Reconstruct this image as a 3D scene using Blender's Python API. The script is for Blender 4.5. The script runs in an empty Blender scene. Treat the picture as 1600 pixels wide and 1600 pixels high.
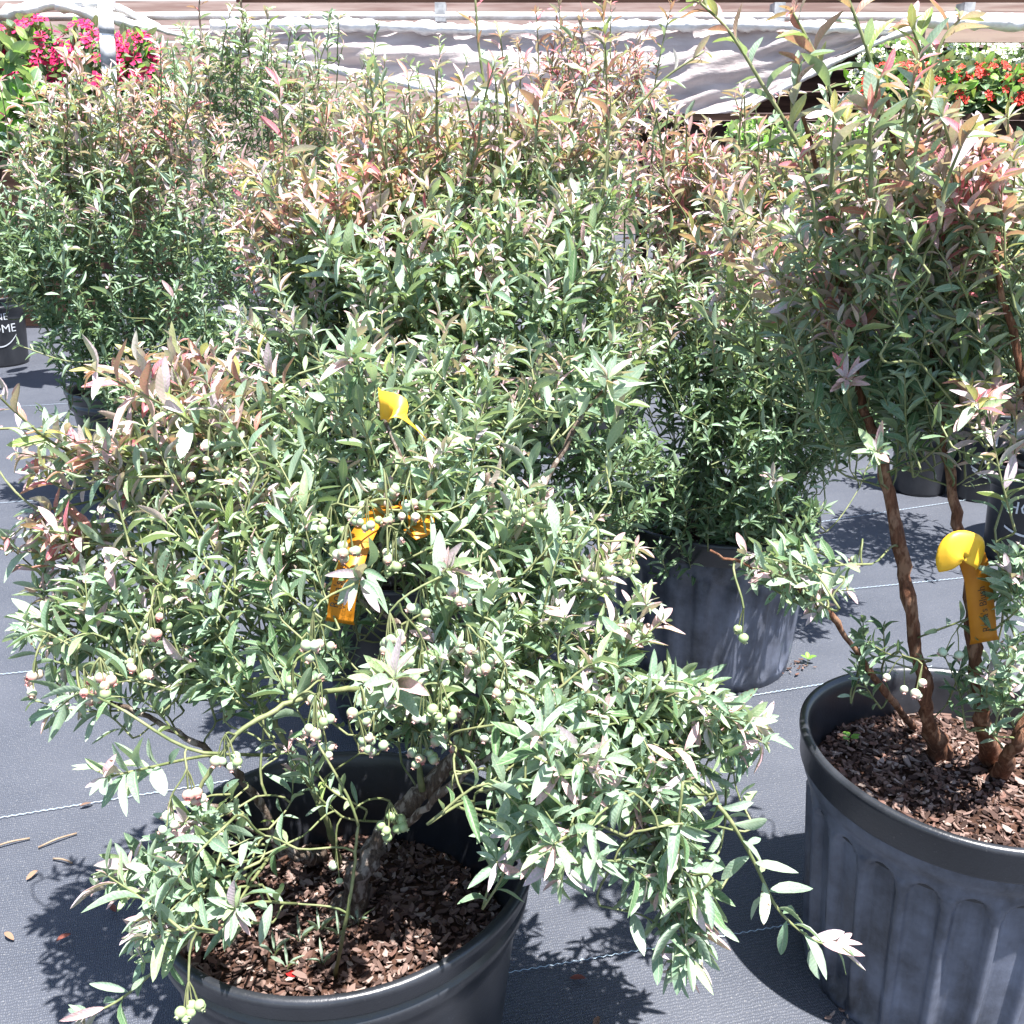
import bpy, bmesh, math, random
import numpy as np
from mathutils import Vector, Matrix

random.seed(7); rng = np.random.default_rng(7)
scene = bpy.context.scene
col = scene.collection

# ------------------------------------------------------------------ camera, sky, sun, exposure
CAM_H, PITCH, FPX = 1.10, math.radians(20.5), 1640.0      # FPX: focal length in pixels of the 1600 px photo
cam_d = bpy.data.cameras.new('camera'); cam = bpy.data.objects.new('camera', cam_d); col.objects.link(cam)
cam.location = (0, 0, CAM_H); cam.rotation_euler = (math.pi/2 - PITCH, 0, 0)
cam_d.sensor_width = 36; cam_d.lens = 36*FPX/1600; cam_d.clip_start = .05; cam_d.clip_end = 300
scene.camera = cam
SUN = Vector((.195, -.232, 1)).normalized()
world = bpy.data.worlds.new('World'); scene.world = world; world.use_nodes = True
wn = world.node_tree.nodes; wl = world.node_tree.links
sky = wn.new('ShaderNodeTexSky'); sky.sky_type = 'NISHITA'; sky.sun_disc = False
sky.sun_elevation = math.asin(SUN.z); sky.sun_rotation = math.atan2(SUN.x, SUN.y)
wl.new(sky.outputs[0], wn['Background'].inputs[0]); wn['Background'].inputs[1].default_value = .085
sd = bpy.data.lights.new('sun', 'SUN'); so = bpy.data.objects.new('sun', sd); col.objects.link(so)
sd.energy = 5.0; sd.angle = math.radians(.5); sd.color = (1, .98, .95)
so.rotation_euler = (-SUN).to_track_quat('-Z', 'Y').to_euler(); so.location = (2, -2, 8)
scene.view_settings.view_transform = 'Standard'; scene.view_settings.look = 'None'
scene.view_settings.exposure = 1.9; scene.view_settings.gamma = 1; scene.view_settings.use_curve_mapping = False

def ray(px, py):
    a = (px-800)/FPX; b = (800-py)/FPX
    return np.array([a, math.cos(PITCH)+b*math.sin(PITCH), -math.sin(PITCH)+b*math.cos(PITCH)])
def P(px, py, Y):                      # the point seen at a pixel of the photo, Y metres ahead of the camera
    d = ray(px, py); return np.array([0, 0, CAM_H]) + d*(Y/d[1])
def PZ(px, py, z):                     # ... at height z
    d = ray(px, py); return np.array([0, 0, CAM_H]) + d*((z-CAM_H)/d[2])
def project(p):
    q = p - np.array([0, 0, CAM_H]); c, s = math.cos(PITCH), math.sin(PITCH)
    zz = q[..., 1]*c - q[..., 2]*s; up = q[..., 1]*s + q[..., 2]*c
    return 800+FPX*q[..., 0]/zz, 800-FPX*up/zz, zz

# ------------------------------------------------------------------ materials
class NT:
    def __init__(s, name):
        s.m = bpy.data.materials.new(name); s.m.use_nodes = True; s.t = s.m.node_tree; s.n = s.t.nodes; s.b = s.n['Principled BSDF']
    def new(s, typ, **kw):
        n = s.n.new(typ)
        for k, v in kw.items(): setattr(n, k, v)
        return n
    def put(s, node, key, v):
        if hasattr(v, 'is_output'): s.t.links.new(v, node.inputs[key])
        else: node.inputs[key].default_value = v
    def mix(s, f, a, b, blend='MIX'):
        n = s.new('ShaderNodeMix', data_type='RGBA', blend_type=blend)
        s.put(n, 0, f); s.put(n, 6, a if hasattr(a, 'is_output') else (*a, 1)[:4]); s.put(n, 7, b if hasattr(b, 'is_output') else (*b, 1)[:4])
        return n.outputs[2]
    def math(s, op, a, b=0.0, clamp=False):
        n = s.new('ShaderNodeMath', operation=op, use_clamp=clamp); s.put(n, 0, a); s.put(n, 1, b); return n.outputs[0]
    def coord(s, which='Object', scale=None, rot=None):
        o = s.new('ShaderNodeTexCoord').outputs[which]
        if scale is not None or rot is not None:
            mp = s.new('ShaderNodeMapping'); s.t.links.new(o, mp.inputs[0])
            if scale is not None: mp.inputs['Scale'].default_value = scale
            if rot is not None: mp.inputs['Rotation'].default_value = rot
            o = mp.outputs[0]
        return o
    def noise(s, vec, scale, detail=3, rough=.55, out=0):
        n = s.new('ShaderNodeTexNoise'); s.put(n, 'Vector', vec); n.inputs['Scale'].default_value = scale
        n.inputs['Detail'].default_value = detail; n.inputs['Roughness'].default_value = rough; return n.outputs[out]
    def ramp(s, f, a, b):               # smooth 0..1 between a and b
        n = s.new('ShaderNodeMapRange'); s.put(n, 0, f); n.inputs[1].default_value = a; n.inputs[2].default_value = b; return n.outputs[0]
    def bump(s, h, strength, dist):
        n = s.new('ShaderNodeBump'); s.put(n, 'Height', h); n.inputs['Strength'].default_value = strength; n.inputs['Distance'].default_value = dist
        s.t.links.new(n.outputs[0], s.b.inputs['Normal']); return n
    def base(s, c, rough=.6, spec=.5):
        s.put(s.b, 'Base Color', c if hasattr(c, 'is_output') else (*c, 1)[:4]); s.put(s.b, 'Roughness', rough); s.put(s.b, 'Specular IOR Level', spec)

def mat_leaf():
    k = NT('leaf'); tint = k.new('ShaderNodeVertexColor', layer_name='tint').outputs[0]
    uv = k.new('ShaderNodeUVMap', uv_map='leaf').outputs[0]
    sep = k.new('ShaderNodeSeparateXYZ'); k.put(sep, 0, uv); u, v = sep.outputs[0], sep.outputs[1]
    au = k.math('ABSOLUTE', k.math('SUBTRACT', u, .5)); au = k.math('MULTIPLY', au, 2.0)
    rnd = k.new('ShaderNodeNewGeometry'); isl = rnd.outputs['Random Per Island']
    c = k.mix(1.0, tint, k.mix(isl, (.78, .80, .74), (1.2, 1.18, 1.22)), 'MULTIPLY')
    pos = rnd.outputs['Position']
    mott = k.ramp(k.noise(pos, 420, 3, .6), .42, .62)
    c = k.mix(k.math('MULTIPLY', mott, .42), c, k.mix(1.0, c, (.42, .62, .38), 'MULTIPLY'))     # waxy bloom worn to green
    vein = k.math('SINE', k.math('MULTIPLY', k.math('SUBTRACT', v, k.math('MULTIPLY', au, .16)), 62.0))
    c = k.mix(k.math('MULTIPLY', k.ramp(vein, .75, 1.0), .22), c, (.34, .40, .24))
    c = k.mix(k.math('MULTIPLY', k.ramp(au, .13, .03), .6), c, (.42, .47, .32))                 # midrib
    c = k.mix(k.math('MULTIPLY', k.ramp(au, .86, 1.0), .25), c, (.42, .27, .25))                # reddish margin
    c = k.mix(k.math('MULTIPLY', rnd.outputs['Backfacing'], .4), c, (.30, .36, .26))           # paler underside
    spot = k.math('MULTIPLY', k.ramp(k.noise(pos, 230, 2, .5), .66, .70), k.ramp(isl, .72, .74))
    c = k.mix(spot, c, (.16, .085, .05))                                                       # blemishes on some leaves
    k.base(c, .5, .4)
    bh = k.math('ADD', k.math('MULTIPLY', k.ramp(au, .12, .0), -1.0), k.math('MULTIPLY', vein, .25)); k.bump(bh, .25, .001)
    tr = k.new('ShaderNodeBsdfTranslucent'); k.put(tr, 0, k.mix(1.0, c, (1.15, 1.2, .66), 'MULTIPLY'))
    mx = k.new('ShaderNodeMixShader'); mx.inputs[0].default_value = .30
    k.t.links.new(k.b.outputs[0], mx.inputs[1]); k.t.links.new(tr.outputs[0], mx.inputs[2])
    k.t.links.new(mx.outputs[0], k.n['Material Output'].inputs[0]); return k.m
def mat_tinted(name, rough=.6, trans=0.0, spec=.4):        # colour from the mesh's own "tint"
    k = NT(name); tint = k.new('ShaderNodeVertexColor', layer_name='tint').outputs[0]
    g = k.new('ShaderNodeNewGeometry')
    c = k.mix(1.0, tint, k.mix(g.outputs['Random Per Island'], (.75, .75, .75), (1.25, 1.25, 1.25)), 'MULTIPLY')
    k.base(c, rough, spec)
    if trans:
        tr = k.new('ShaderNodeBsdfTranslucent'); k.put(tr, 0, c); mx = k.new('ShaderNodeMixShader'); mx.inputs[0].default_value = trans
        k.t.links.new(k.b.outputs[0], mx.inputs[1]); k.t.links.new(tr.outputs[0], mx.inputs[2]); k.t.links.new(mx.outputs[0], k.n['Material Output'].inputs[0])
    return k.m
def mat_bark(name, a, b, pale):
    k = NT(name); v = k.coord('Object', (1, 1, .16)); n1 = k.noise(v, 300, 6, .75); n2 = k.noise(k.coord('Object', (1, 1, .4)), 105, 4)
    c = k.mix(k.ramp(n1, .35, .65), a, b); c = k.mix(k.math('MULTIPLY', k.ramp(n2, .50, .60), .75), c, pale)
    k.base(c, .85, .2); k.bump(n1, .9, .004); return k.m
def mat_plain(name, a, b, scale, rough=.7, spec=.4, bump=0, stretch=None, lo=.38, hi=.62):
    k = NT(name); v = k.coord('Object', stretch); n = k.noise(v, scale, 4, .6)
    k.base(k.mix(k.ramp(n, lo, hi), a, b), rough, spec)
    if bump: k.bump(n, bump, .004)
    return k.m
def mat_pot(name, dust, amount):
    k = NT(name); o = k.coord('Object'); n1 = k.noise(o, 9, 5, .65); n2 = k.noise(k.coord('Object', (1, 1, .12)), 55, 4, .7); n3 = k.noise(o, 260, 2, .7)
    f = k.math('ADD', k.math('MULTIPLY', n1, .80), k.math('MULTIPLY', n2, .20)); f = k.math('MULTIPLY', k.ramp(f, .34, .70), amount)
    c = k.mix(f, (.010, .011, .014), dust); c = k.mix(k.math('MULTIPLY', k.ramp(n3, .66, .74), .35), c, (.14, .13, .13))
    k.base(c, k.math('ADD', k.math('MULTIPLY', f, .18), .30), .6); k.bump(n3, .12, .002); return k.m
def mat_fabric():
    k = NT('weed_mat'); R = (0, 0, -.24)
    v = k.coord('Object', None, R)
    w1 = k.new('ShaderNodeTexWave', wave_type='BANDS', bands_direction='X'); k.put(w1, 'Vector', v); w1.inputs['Scale'].default_value = 105; w1.inputs['Distortion'].default_value = 7; w1.inputs['Detail'].default_value = 2; w1.inputs['Detail Scale'].default_value = 1.2
    w2 = k.new('ShaderNodeTexWave', wave_type='BANDS', bands_direction='Y'); k.put(w2, 'Vector', v); w2.inputs['Scale'].default_value = 60; w2.inputs['Distortion'].default_value = 7; w2.inputs['Detail'].default_value = 2; w2.inputs['Detail Scale'].default_value = 1.2
    h = k.math('MULTIPLY', w1.outputs[1], w2.outputs[1])
    big = k.noise(v, 3.2, 4, .6); sp = k.noise(v, 330, 2, .8)
    c = k.mix(k.ramp(h, .02, .7), (.034, .038, .050), (.072, .080, .102))
    c = k.mix(k.math('MULTIPLY', k.ramp(big, .35, .7), .5), c, (.082, .087, .105))
    c = k.mix(k.math('MULTIPLY', k.ramp(sp, .60, .72), .7), c, (.26, .25, .235))
    wr = k.math('MULTIPLY', k.noise(v, 4.5, 3, .5), 14.0)
    k.base(c, .62, .4); k.bump(k.math('ADD', k.math('ADD', h, wr), k.math('MULTIPLY', sp, .5)), .55, .0022); return k.m
def mat_film():
    k = NT('plastic_film'); o = k.coord('Object', (.55, 1, 2.6), (0, .12, 0)); n = k.noise(o, 5.0, 6, .62); n2 = k.noise(k.coord('Object'), 26, 4, .6)
    c = k.mix(k.ramp(n, .38, .64), (.37, .31, .30), (.54, .49, .485)); k.base(c, .5, .4)
    k.bump(k.math('ADD', n, k.math('MULTIPLY', n2, .25)), .7, .03)
    tr = k.new('ShaderNodeBsdfTranslucent'); k.put(tr, 0, (.72, .66, .66, 1)); mx = k.new('ShaderNodeMixShader'); mx.inputs[0].default_value = .35
    k.t.links.new(k.b.outputs[0], mx.inputs[1]); k.t.links.new(tr.outputs[0], mx.inputs[2]); k.t.links.new(mx.outputs[0], k.n['Material Output'].inputs[0]); return k.m
M = dict(
    leaf=mat_leaf(), petal=mat_tinted('petal', .55, .25), berry=mat_tinted('berry_skin', .45, 0, .5), chip=mat_tinted('bark_chip', .9, 0, .15),
    bark_grey=mat_bark('grey_bark', (.055, .038, .030), (.17, .125, .095), (.42, .36, .31)),
    bark_red=mat_bark('red_brown_bark', (.07, .030, .018), (.22, .098, .055), (.33, .19, .12)),
    twig=mat_plain('green_twig', (.10, .125, .045), (.20, .205, .095), 60, .6),
    pot_dusty=mat_pot('dusty_black_plastic', (.165, .18, .235), 1.0), pot_black=mat_pot('black_plastic', (.070, .073, .085), .35),
    soil=mat_plain('potting_soil', (.020, .011, .008), (.075, .040, .028), 90, .95, .1, .8),
    fabric=mat_fabric(), seam=mat_plain('seam_thread', (.24, .32, .40), (.40, .48, .54), 200, .6),
    film=mat_film(), roll=mat_plain('rolled_film', (.60, .56, .55), (.86, .84, .83), 14, .3, .6, .7, (.5, 1, 1)),
    pipe=mat_plain('white_pipe', (.62, .60, .58), (.82, .80, .79), 8, .35), rust=mat_plain('rusty_pipe', (.50, .42, .38), (.78, .74, .72), 6, .45),
    tape=mat_plain('grey_tape', (.25, .25, .26), (.42, .42, .42), 20, .4),
    board=mat_plain('tan_board', (.26, .165, .14), (.44, .33, .29), 5, .8, .2, .3, (.3, 1, 4)), dark_board=mat_plain('dark_board', (.022, .012, .009), (.06, .034, .025), 6, .9, .1, .3, (.3, 1, 4)),
    tag=mat_plain('orange_tag', (.44, .155, .008), (.50, .19, .011), 30, .45), tag_yellow=mat_plain('yellow_tag', (.70, .38, .02), (.74, .44, .03), 30, .45),
    ink=mat_plain('black_ink', (.018, .015, .012), (.03, .025, .02), 50, .6), white_print=mat_plain('white_print', (.50, .52, .55), (.66, .67, .70), 60, .6),
    dirt=mat_plain('dirt', (.03, .020, .014), (.10, .065, .045), 120, .95, .1),
)

# ------------------------------------------------------------------ helpers
def props(o, label=None, cat=None, group=None, kind=None):
    for k_, v_ in (('label', label), ('category', cat), ('group', group), ('kind', kind)):
        if v_: o[k_] = v_
    return o
def empty(name, loc, **kw):
    o = bpy.data.objects.new(name, None); o.empty_display_size = .05; col.objects.link(o); o.location = Vector([float(q) for q in loc]); return props(o, **kw)
def origin_of(o):
    t = Vector((0, 0, 0))
    while o is not None: t += o.location; o = o.parent
    return t
def link(name, me, parent=None, **kw):
    o = bpy.data.objects.new(name, me); col.objects.link(o)
    if parent is not None: o.parent = parent
    return props(o, **kw)
def mesh(name, V, F, mat, parent=None, smooth=True, **kw):      # V in world coordinates
    V = np.asarray(V, float)
    if parent is not None: V = V - np.array(origin_of(parent))
    me = bpy.data.meshes.new(name); me.from_pydata(V.tolist(), [], [list(map(int, f)) for f in F]); me.materials.append(mat)
    if smooth: me.shade_smooth()
    return link(name, me, parent, **kw)
class MB:
    def __init__(s): s.V = []; s.F = []
    def add(s, V, F):
        b = len(s.V); s.V += [tuple(v) for v in V]; s.F += [[i+b for i in f] for f in F]; return s
    def box(s, lo, hi):
        x0, y0, z0 = lo; x1, y1, z1 = hi
        return s.add([(x0,y0,z0),(x1,y0,z0),(x1,y1,z0),(x0,y1,z0),(x0,y0,z1),(x1,y0,z1),(x1,y1,z1),(x0,y1,z1)],
                     [(0,3,2,1),(4,5,6,7),(0,1,5,4),(1,2,6,5),(2,3,7,6),(3,0,4,7)])
    def tube(s, pts, rad, n=6, jitter=0.0, cap=True):
        pts = np.asarray(pts, float); rad = np.broadcast_to(np.asarray(rad, float), (len(pts),))
        tang = np.gradient(pts, axis=0); tang /= np.linalg.norm(tang, axis=1)[:, None]+1e-9
        ref = np.array([0., 0, 1]) if abs(tang[0][2]) < .9 else np.array([1., 0, 0])
        a = np.cross(tang[0], ref); a /= np.linalg.norm(a); V = []; F = []
        ang = np.arange(n)*2*math.pi/n
        for i, t in enumerate(tang):
            a = a - t*np.dot(a, t); a /= np.linalg.norm(a)+1e-9; b = np.cross(t, a)
            rr = rad[i]*(1+jitter*(rng.random(n)-.5)*2)
            for j in range(n): V.append(pts[i]+(a*math.cos(ang[j])+b*math.sin(ang[j]))*rr[j])
        m = len(pts)
        for i in range(m-1):
            for j in range(n): F.append((i*n+j, i*n+(j+1) % n, (i+1)*n+(j+1) % n, (i+1)*n+j))
        if cap: F.append(tuple(range(n))[::-1]); F.append(tuple((m-1)*n+j for j in range(n)))
        return s.add(V, F)
    def build(s, name, mat, parent=None, smooth=True, **kw): return mesh(name, s.V, s.F, mat, parent, smooth, **kw)
def spline(pts, per=5):
    p = np.asarray(pts, float)
    if len(p) < 3: return np.array([p[0]+(p[-1]-p[0])*t for t in np.linspace(0, 1, per+1)])
    q = np.vstack([2*p[0]-p[1], p, 2*p[-1]-p[-2]]); out = []
    for i in range(1, len(q)-2):
        for t in np.arange(per)/per:
            a, b, c, d = q[i-1], q[i], q[i+1], q[i+2]
            out.append(.5*((2*b)+(c-a)*t+(2*a-5*b+4*c-d)*t*t+(3*b-a-3*c+d)*t**3))
    return np.array(out+[p[-1]])
def unit(v): v = np.asarray(v, float); return v/(np.linalg.norm(v)+1e-12)
def text_verts(s, size):                # flat lettering as triangles; x right, y up, origin at its lower left
    cu = bpy.data.curves.new('lettering', 'FONT'); cu.body = s; cu.size = size; cu.resolution_u = 2
    o = bpy.data.objects.new('lettering', cu); col.objects.link(o); bpy.context.view_layer.update()
    me = bpy.data.meshes.new_from_object(o.evaluated_get(bpy.context.evaluated_depsgraph_get()))
    V = np.array([v.co[:] for v in me.vertices]); F = [list(p.vertices) for p in me.polygons]
    bpy.data.objects.remove(o); bpy.data.meshes.remove(me); bpy.data.curves.remove(cu); return V, F

# ------------------------------------------------------------------ ground
g = mesh('ground', [(-40, -4, 0), (40, -4, 0), (40, 60, 0), (-40, 60, 0)], [(0, 1, 2, 3)], M['fabric'], None, False, kind='structure')
for (x0, y0, x1, y1) in ((-.33, 1.055, 1.3, 1.42), (-1.7, 1.22, .9, 1.99), (-2.0, 1.75, 1.9, 2.62), (-2.6, 2.73, .6, 3.6), (.6, 2.74, 2.6, 3.49), (-3.2, 3.85, 1.5, 5.1)):
    n = int(math.hypot(x1-x0, y1-y0)/.006); mb = MB(); d = unit((x1-x0, y1-y0)); nr = np.array((-d[1], d[0])); L = math.hypot(x1-x0, y1-y0); V = []; F = []
    for i in range(n+1):
        c = np.array((x0, y0))+d*L*i/n + nr*(.0013 if i % 2 else -.0013)
        for s_ in (-1, 1): V.append((*(c+nr*s_*.0008), .004))
    for i in range(n): F.append((2*i, 2*i+2, 2*i+3, 2*i+1))
    mb.add(V, F).build('seam_thread', M['seam'], g, False)

# ------------------------------------------------------------------ the covered benches behind
YB = 6.4
def sx(px, Y, py=100): return P(px, py, Y)[0]
def sz(py, Y): return P(800, py, Y)[2]
wall = empty('back_wall', (0, 11, 0), kind='structure')
for i in range(9):
    MB().box((-9, 11, i*.36+.01), (9, 11.05+.01*(i % 2), i*.36+.352)).build('plank', M['board'], wall, False)
beam = empty('roof_beam', (0, 7.1, sz(-4, 7.1)), label='dark brown timber beam running along the top of the shelter', cat='beam')
MB().box((sx(380, 7.1), 7.05, sz(5, 7.1)), (sx(1900, 7.1), 7.2, sz(-70, 7.1))).build('timber', M['dark_board'], beam, False)
MB().box((sx(-300, 7.1), 7.03, sz(19, 7.1)), (sx(1900, 7.1), 7.047, sz(6, 7.1))).build('fascia_board', M['board'], beam, False)
rail = empty('curtain_rail', tuple(P(800, 26, 6.55)), label='long white pipe along the top edge of the plastic curtain', cat='pipe')
MB().tube(spline([P(-200, 30, 6.55), P(250, 25, 6.55), P(700, 25, 6.55), P(1200, 26, 6.55), P(1900, 28, 6.55)], 8), .022, 10).build('pipe', M['rust'], rail)
for px in (690, 1210, 1500): MB().box((sx(px, 6.56)-.03, 6.53, sz(34, 6.55)), (sx(px, 6.56)+.03, 6.66, sz(4, 6.55))).build('bracket', M['tape'], rail, False)
film = empty('plastic_curtain', tuple(P(640, 45, YB)), label='crinkled white plastic sheet sagging under the rail between both flower benches', cat='curtain')
ex = np.array([150, 190, 260, 380, 520, 700, 900, 1040, 1170, 1300, 1380, 1450]); ey = np.array([8, 14, 50, 80, 108, 145, 178, 192, 166, 98, 62, 36])
NX, NZ = 220, 36; V = []; F = []; edge = []
for i in range(NX+1):
    px = 150+1300*i/NX; lo = np.interp(px, ex, ey); hi = min(40, lo-1)
    for j in range(NZ+1):
        t = j/NZ; py = hi+(lo-hi)*t
        fold = .045*math.sin(px*.007+t*5+2*math.sin(px*.004))*math.sin(math.pi*min(1, t*1.3)) + .006*math.sin(px*.033-t*9)+.009*math.sin(px*.010+t*13+1.5*math.sin(px*.013))
        fold += .10*t*math.sin(math.pi*i/NX) + .016*math.sin(t*30+px*.02)*t*(px > 1000)+.012*math.sin(px*.071+t*23)*math.sin(px*.019)
        V.append(P(px, py, YB-fold*(1 if lo > 30 else .2)))
        if j == NZ: edge.append(P(px, py, YB-.03-fold))
for i in range(NX):
    for j in range(NZ):
        a = i*(NZ+1)+j; F.append((a, a+1, a+NZ+2, a+NZ+1))
mesh('sheet', V, F, M['film'], film)
qq = np.arange(len(edge)); rr = .017+.004*np.sin(qq*.21)+.003*np.sin(qq*.53)+.004*rng.random(len(edge)); MB().tube(edge, rr, 10, .15).build('rolled_hem', M['roll'], film)
top = [P(px, 42+4*math.sin(px*.01), YB-.05) for px in range(330, 1400, 6)]
qq = np.arange(len(top)); MB().tube(top, .026+.006*np.sin(qq*.37)+.005*np.sin(qq*.91+1)+.006*rng.random(len(top)), 12, .16).build('rolled_top', M['roll'], film)
lr = empty('rolled_curtain', tuple(P(60, 20, 6.3)), label='rolled up plastic sheet tied along the rail above the magenta flowers', cat='curtain')
top = [P(px, py, 6.3) for px, py in zip(np.linspace(-160, 178, 30), np.interp(np.linspace(-160, 178, 30), [-160, 0, 85, 178], [34, 23, 6, 4]))]
MB().tube(top, .028+.012*rng.random(30), 9, .3).build('roll', M['roll'], lr)
top = [P(px, py, 6.28) for px, py in zip(np.linspace(88, 240, 16), np.interp(np.linspace(88, 240, 16), [88, 150, 240], [8, 24, 46]))]
MB().tube(top, .022+.014*rng.random(16), 9, .3).build('fold', M['roll'], lr)
rrt = empty('rolled_curtain', tuple(P(1530, 34, 6.2)), label='tightly rolled plastic sheet above the red and white flowers', cat='curtain')
top = [P(px, 35+2*math.sin(px*.02), 6.2) for px in np.linspace(1435, 1800, 34)]
MB().tube(top, .036+.010*rng.random(34), 10, .25).build('roll', M['roll'], rrt)
MB().box((sx(1440, 6.3), 6.3, sz(66, 6.3)), (sx(1900, 6.3), 6.36, sz(46, 6.3))).build('batten', M['board'], rrt, False)
post = empty('support_post', (sx(165, 5.6), 5.6, 0), label='white pipe post wrapped in grey tape beside the magenta flowers', cat='post')
pa, pb = P(160, -60, 5.6), P(176, 200, 5.6); pb2 = pb+(pb-pa)*((pb[2])/(pa[2]-pb[2]))
MB().tube([pa, pb, pb2], .034, 14).build('pipe', M['pipe'], post)
for t0, t1, mt in ((.36, .42, 'tape'), (.46, .62, 'tape'), (.70, .74, 'dark_board')):
    MB().tube([pa+(pb-pa)*t0, pa+(pb-pa)*t1], .0365, 14).build('tape_band', M[mt], post)
def bench(x0, x1, y0, y1, z, label):
    e = empty('flower_bench', ((x0+x1)/2, y0, 0), label=label, cat='bench'); n = 4
    for i in range(n): MB().box((x0, y0, z*i/n+.012), (x1, y0+.03+.004*(i % 2), z*(i+1)/n-.006)).build('bench_shade_board', M['dark_board'], e, False)  # solid dark boards stand in for the shade under the bench
    MB().box((x0-.03, y0-.03, z-.003), (x1+.03, y1, z+.03)).build('bench_top', M['dark_board'], e, False)
    for xx in (x0+.05, x1-.12): MB().box((xx, y1-.12, .0), (xx+.07, y1-.05, z-.006)).build('leg', M['dark_board'], e, False)
    return e
bench(sx(-260, 5.9), sx(262, 5.9), 5.9, 7.0, 1.15, 'dark wooden bench under the magenta flowers by the white post')
br_ = bench(sx(1035, 5.9), sx(1800, 5.9), 5.9, 7.3, 1.10, 'dark wooden bench under the red and white flowers')

for i in range(3): MB().box((sx(1035, 5.9), 7.2+.004*(i % 2), 1.14+.13*i), (sx(1800, 5.9), 7.23, 1.14+.13*i+.124)).build('gap_shade_board', M['dark_board'], br_, False)  # dark boards added where the shaded gap shows below the sheet's hem

# ------------------------------------------------------------------ leaf, flower, chip and berry templates
PAL = np.array([(.048,.105,.045),(.110,.195,.090),(.205,.305,.215),(.31,.40,.315),(.26,.345,.10),(.60,.37,.41),(.54,.42,.50),(.53,.21,.18),
                (.56,.15,.20),(.37,.33,.10),(.37,.15,.20),(.19,.42,.04),(.34,.43,.25),(.14,.225,.130)])
def leaf_template(curve, fold, twist, rows, wide=.5):
    v = np.array(rows); w = np.sin(math.pi*np.clip(v, 0, 1)**.95)**.72*wide; w[0] = .035; w[-1] = .0
    V, UV = [], []
    for vi, wi in zip(v, w):
        z = -curve*vi*vi + .04*math.sin(vi*5); y = vi*(1-.15*abs(curve)*vi); tw = twist*vi
        for s in (-1, 0, 1):
            V.append((s*wi*math.cos(tw), y, z+abs(s)*fold*wi*2+s*wi*math.sin(tw)*.5)); UV.append((.5+.5*s, vi))
    F = []
    for i in range(len(v)-1):
        a = 3*i
        if i == len(v)-2: F += [(a, a+1, a+4), (a+1, a+2, a+4)]
        else: F += [(a, a+1, a+4, a+3), (a+1, a+2, a+5, a+4)]
    keep = list(range(len(V)))
    last = len(V)-3; keep = [i for i in keep if i not in (last, last+2)]; mp = {o: n for n, o in enumerate(keep)}
    return np.array([V[i] for i in keep]), np.array([UV[i] for i in keep]), [tuple(mp[j] for j in f) for f in F]
FINE = (0, .09, .26, .48, .70, .89, 1); LOW = (0, .22, .55, .84, 1)
SH = [(.0, .08, .1), (.06, .13, -.2), (.12, .05, .25), (-.12, .16, -.1), (-.03, .04, .4), (.24, .10, 0)]
T_FINE = [leaf_template(*s, FINE) for s in SH]; T_LOW = [leaf_template(*s, LOW) for s in SH]
def finish_leaf_mesh(me, UV, cols, mat):
    li = np.empty(len(me.loops), int); me.loops.foreach_get('vertex_index', li)
    uv = me.uv_layers.new(name='leaf'); uv.data.foreach_set('uv', np.ascontiguousarray(UV[li], np.float32).ravel())
    ca = me.color_attributes.new('tint', 'FLOAT_COLOR', 'POINT'); ca.data.foreach_set('color', np.ascontiguousarray(np.c_[cols, np.ones(len(cols))], np.float32).ravel())
    me.materials.append(mat); me.shade_smooth()
def leaves_mesh(name, L, sel, tmpl, origin, mat):
    Vs, Fs, UVs, Cs = [], [], [], []; base = 0
    for k in range(len(tmpl)):
        ii = sel[L['shape'][sel] == k]
        if not len(ii): continue
        tv, tu, tf = tmpl[k]; n = len(ii)
        v = (L['pos'][ii][:, None] + tv[None, :, 0:1]*L['w'][ii][:, None, None]*L['x'][ii][:, None]
             + tv[None, :, 1:2]*L['len'][ii][:, None, None]*L['d'][ii][:, None] + tv[None, :, 2:3]*L['len'][ii][:, None, None]*L['n'][ii][:, None])
        Vs.append(v.reshape(-1, 3)); UVs.append(np.tile(tu, (n, 1))); Cs.append(np.repeat(PAL[L['tint'][ii]], len(tv), axis=0))
        off = base+np.arange(n)*len(tv)
        for f in tf: Fs.append((np.array(f)[None]+off[:, None]))
        base += n*len(tv)
    V = np.vstack(Vs)-np.array(origin)
    loops = np.concatenate([f.ravel() for f in Fs]); cnt = np.concatenate([np.full(len(f), f.shape[1]) for f in Fs])
    me = bpy.data.meshes.new(name); me.vertices.add(len(V)); me.vertices.foreach_set('co', V.astype(np.float32).ravel())
    me.loops.add(len(loops)); me.loops.foreach_set('vertex_index', loops.astype(np.int32))
    me.polygons.add(len(cnt)); st = np.concatenate([[0], np.cumsum(cnt)[:-1]]); me.polygons.foreach_set('loop_start', st.astype(np.int32))
    me.update(calc_edges=True); finish_leaf_mesh(me, np.vstack(UVs), np.vstack(Cs), mat); return me
_lm = {}
def shared_leaf(shape, tint):
    if (shape, tint) not in _lm:
        tv, tu, tf = T_FINE[shape]; me = bpy.data.meshes.new('leaf'); me.from_pydata(tv.tolist(), [], [list(f) for f in tf])
        finish_leaf_mesh(me, tu, np.repeat(PAL[tint][None], len(tv), 0), M['leaf']); _lm[shape, tint] = me
    return _lm[shape, tint]
def tint_mesh(name, V, F, cols, mat, smooth=False):
    me = bpy.data.meshes.new(name); me.from_pydata([tuple(map(float, v)) for v in V], [], [list(map(int, f)) for f in F])
    ca = me.color_attributes.new('tint', 'FLOAT_COLOR', 'POINT'); ca.data.foreach_set('color', np.c_[np.broadcast_to(cols, (len(V), 3)), np.ones(len(V))].astype(np.float32).ravel())
    me.materials.append(mat)
    if smooth: me.shade_smooth()
    return me
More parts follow.
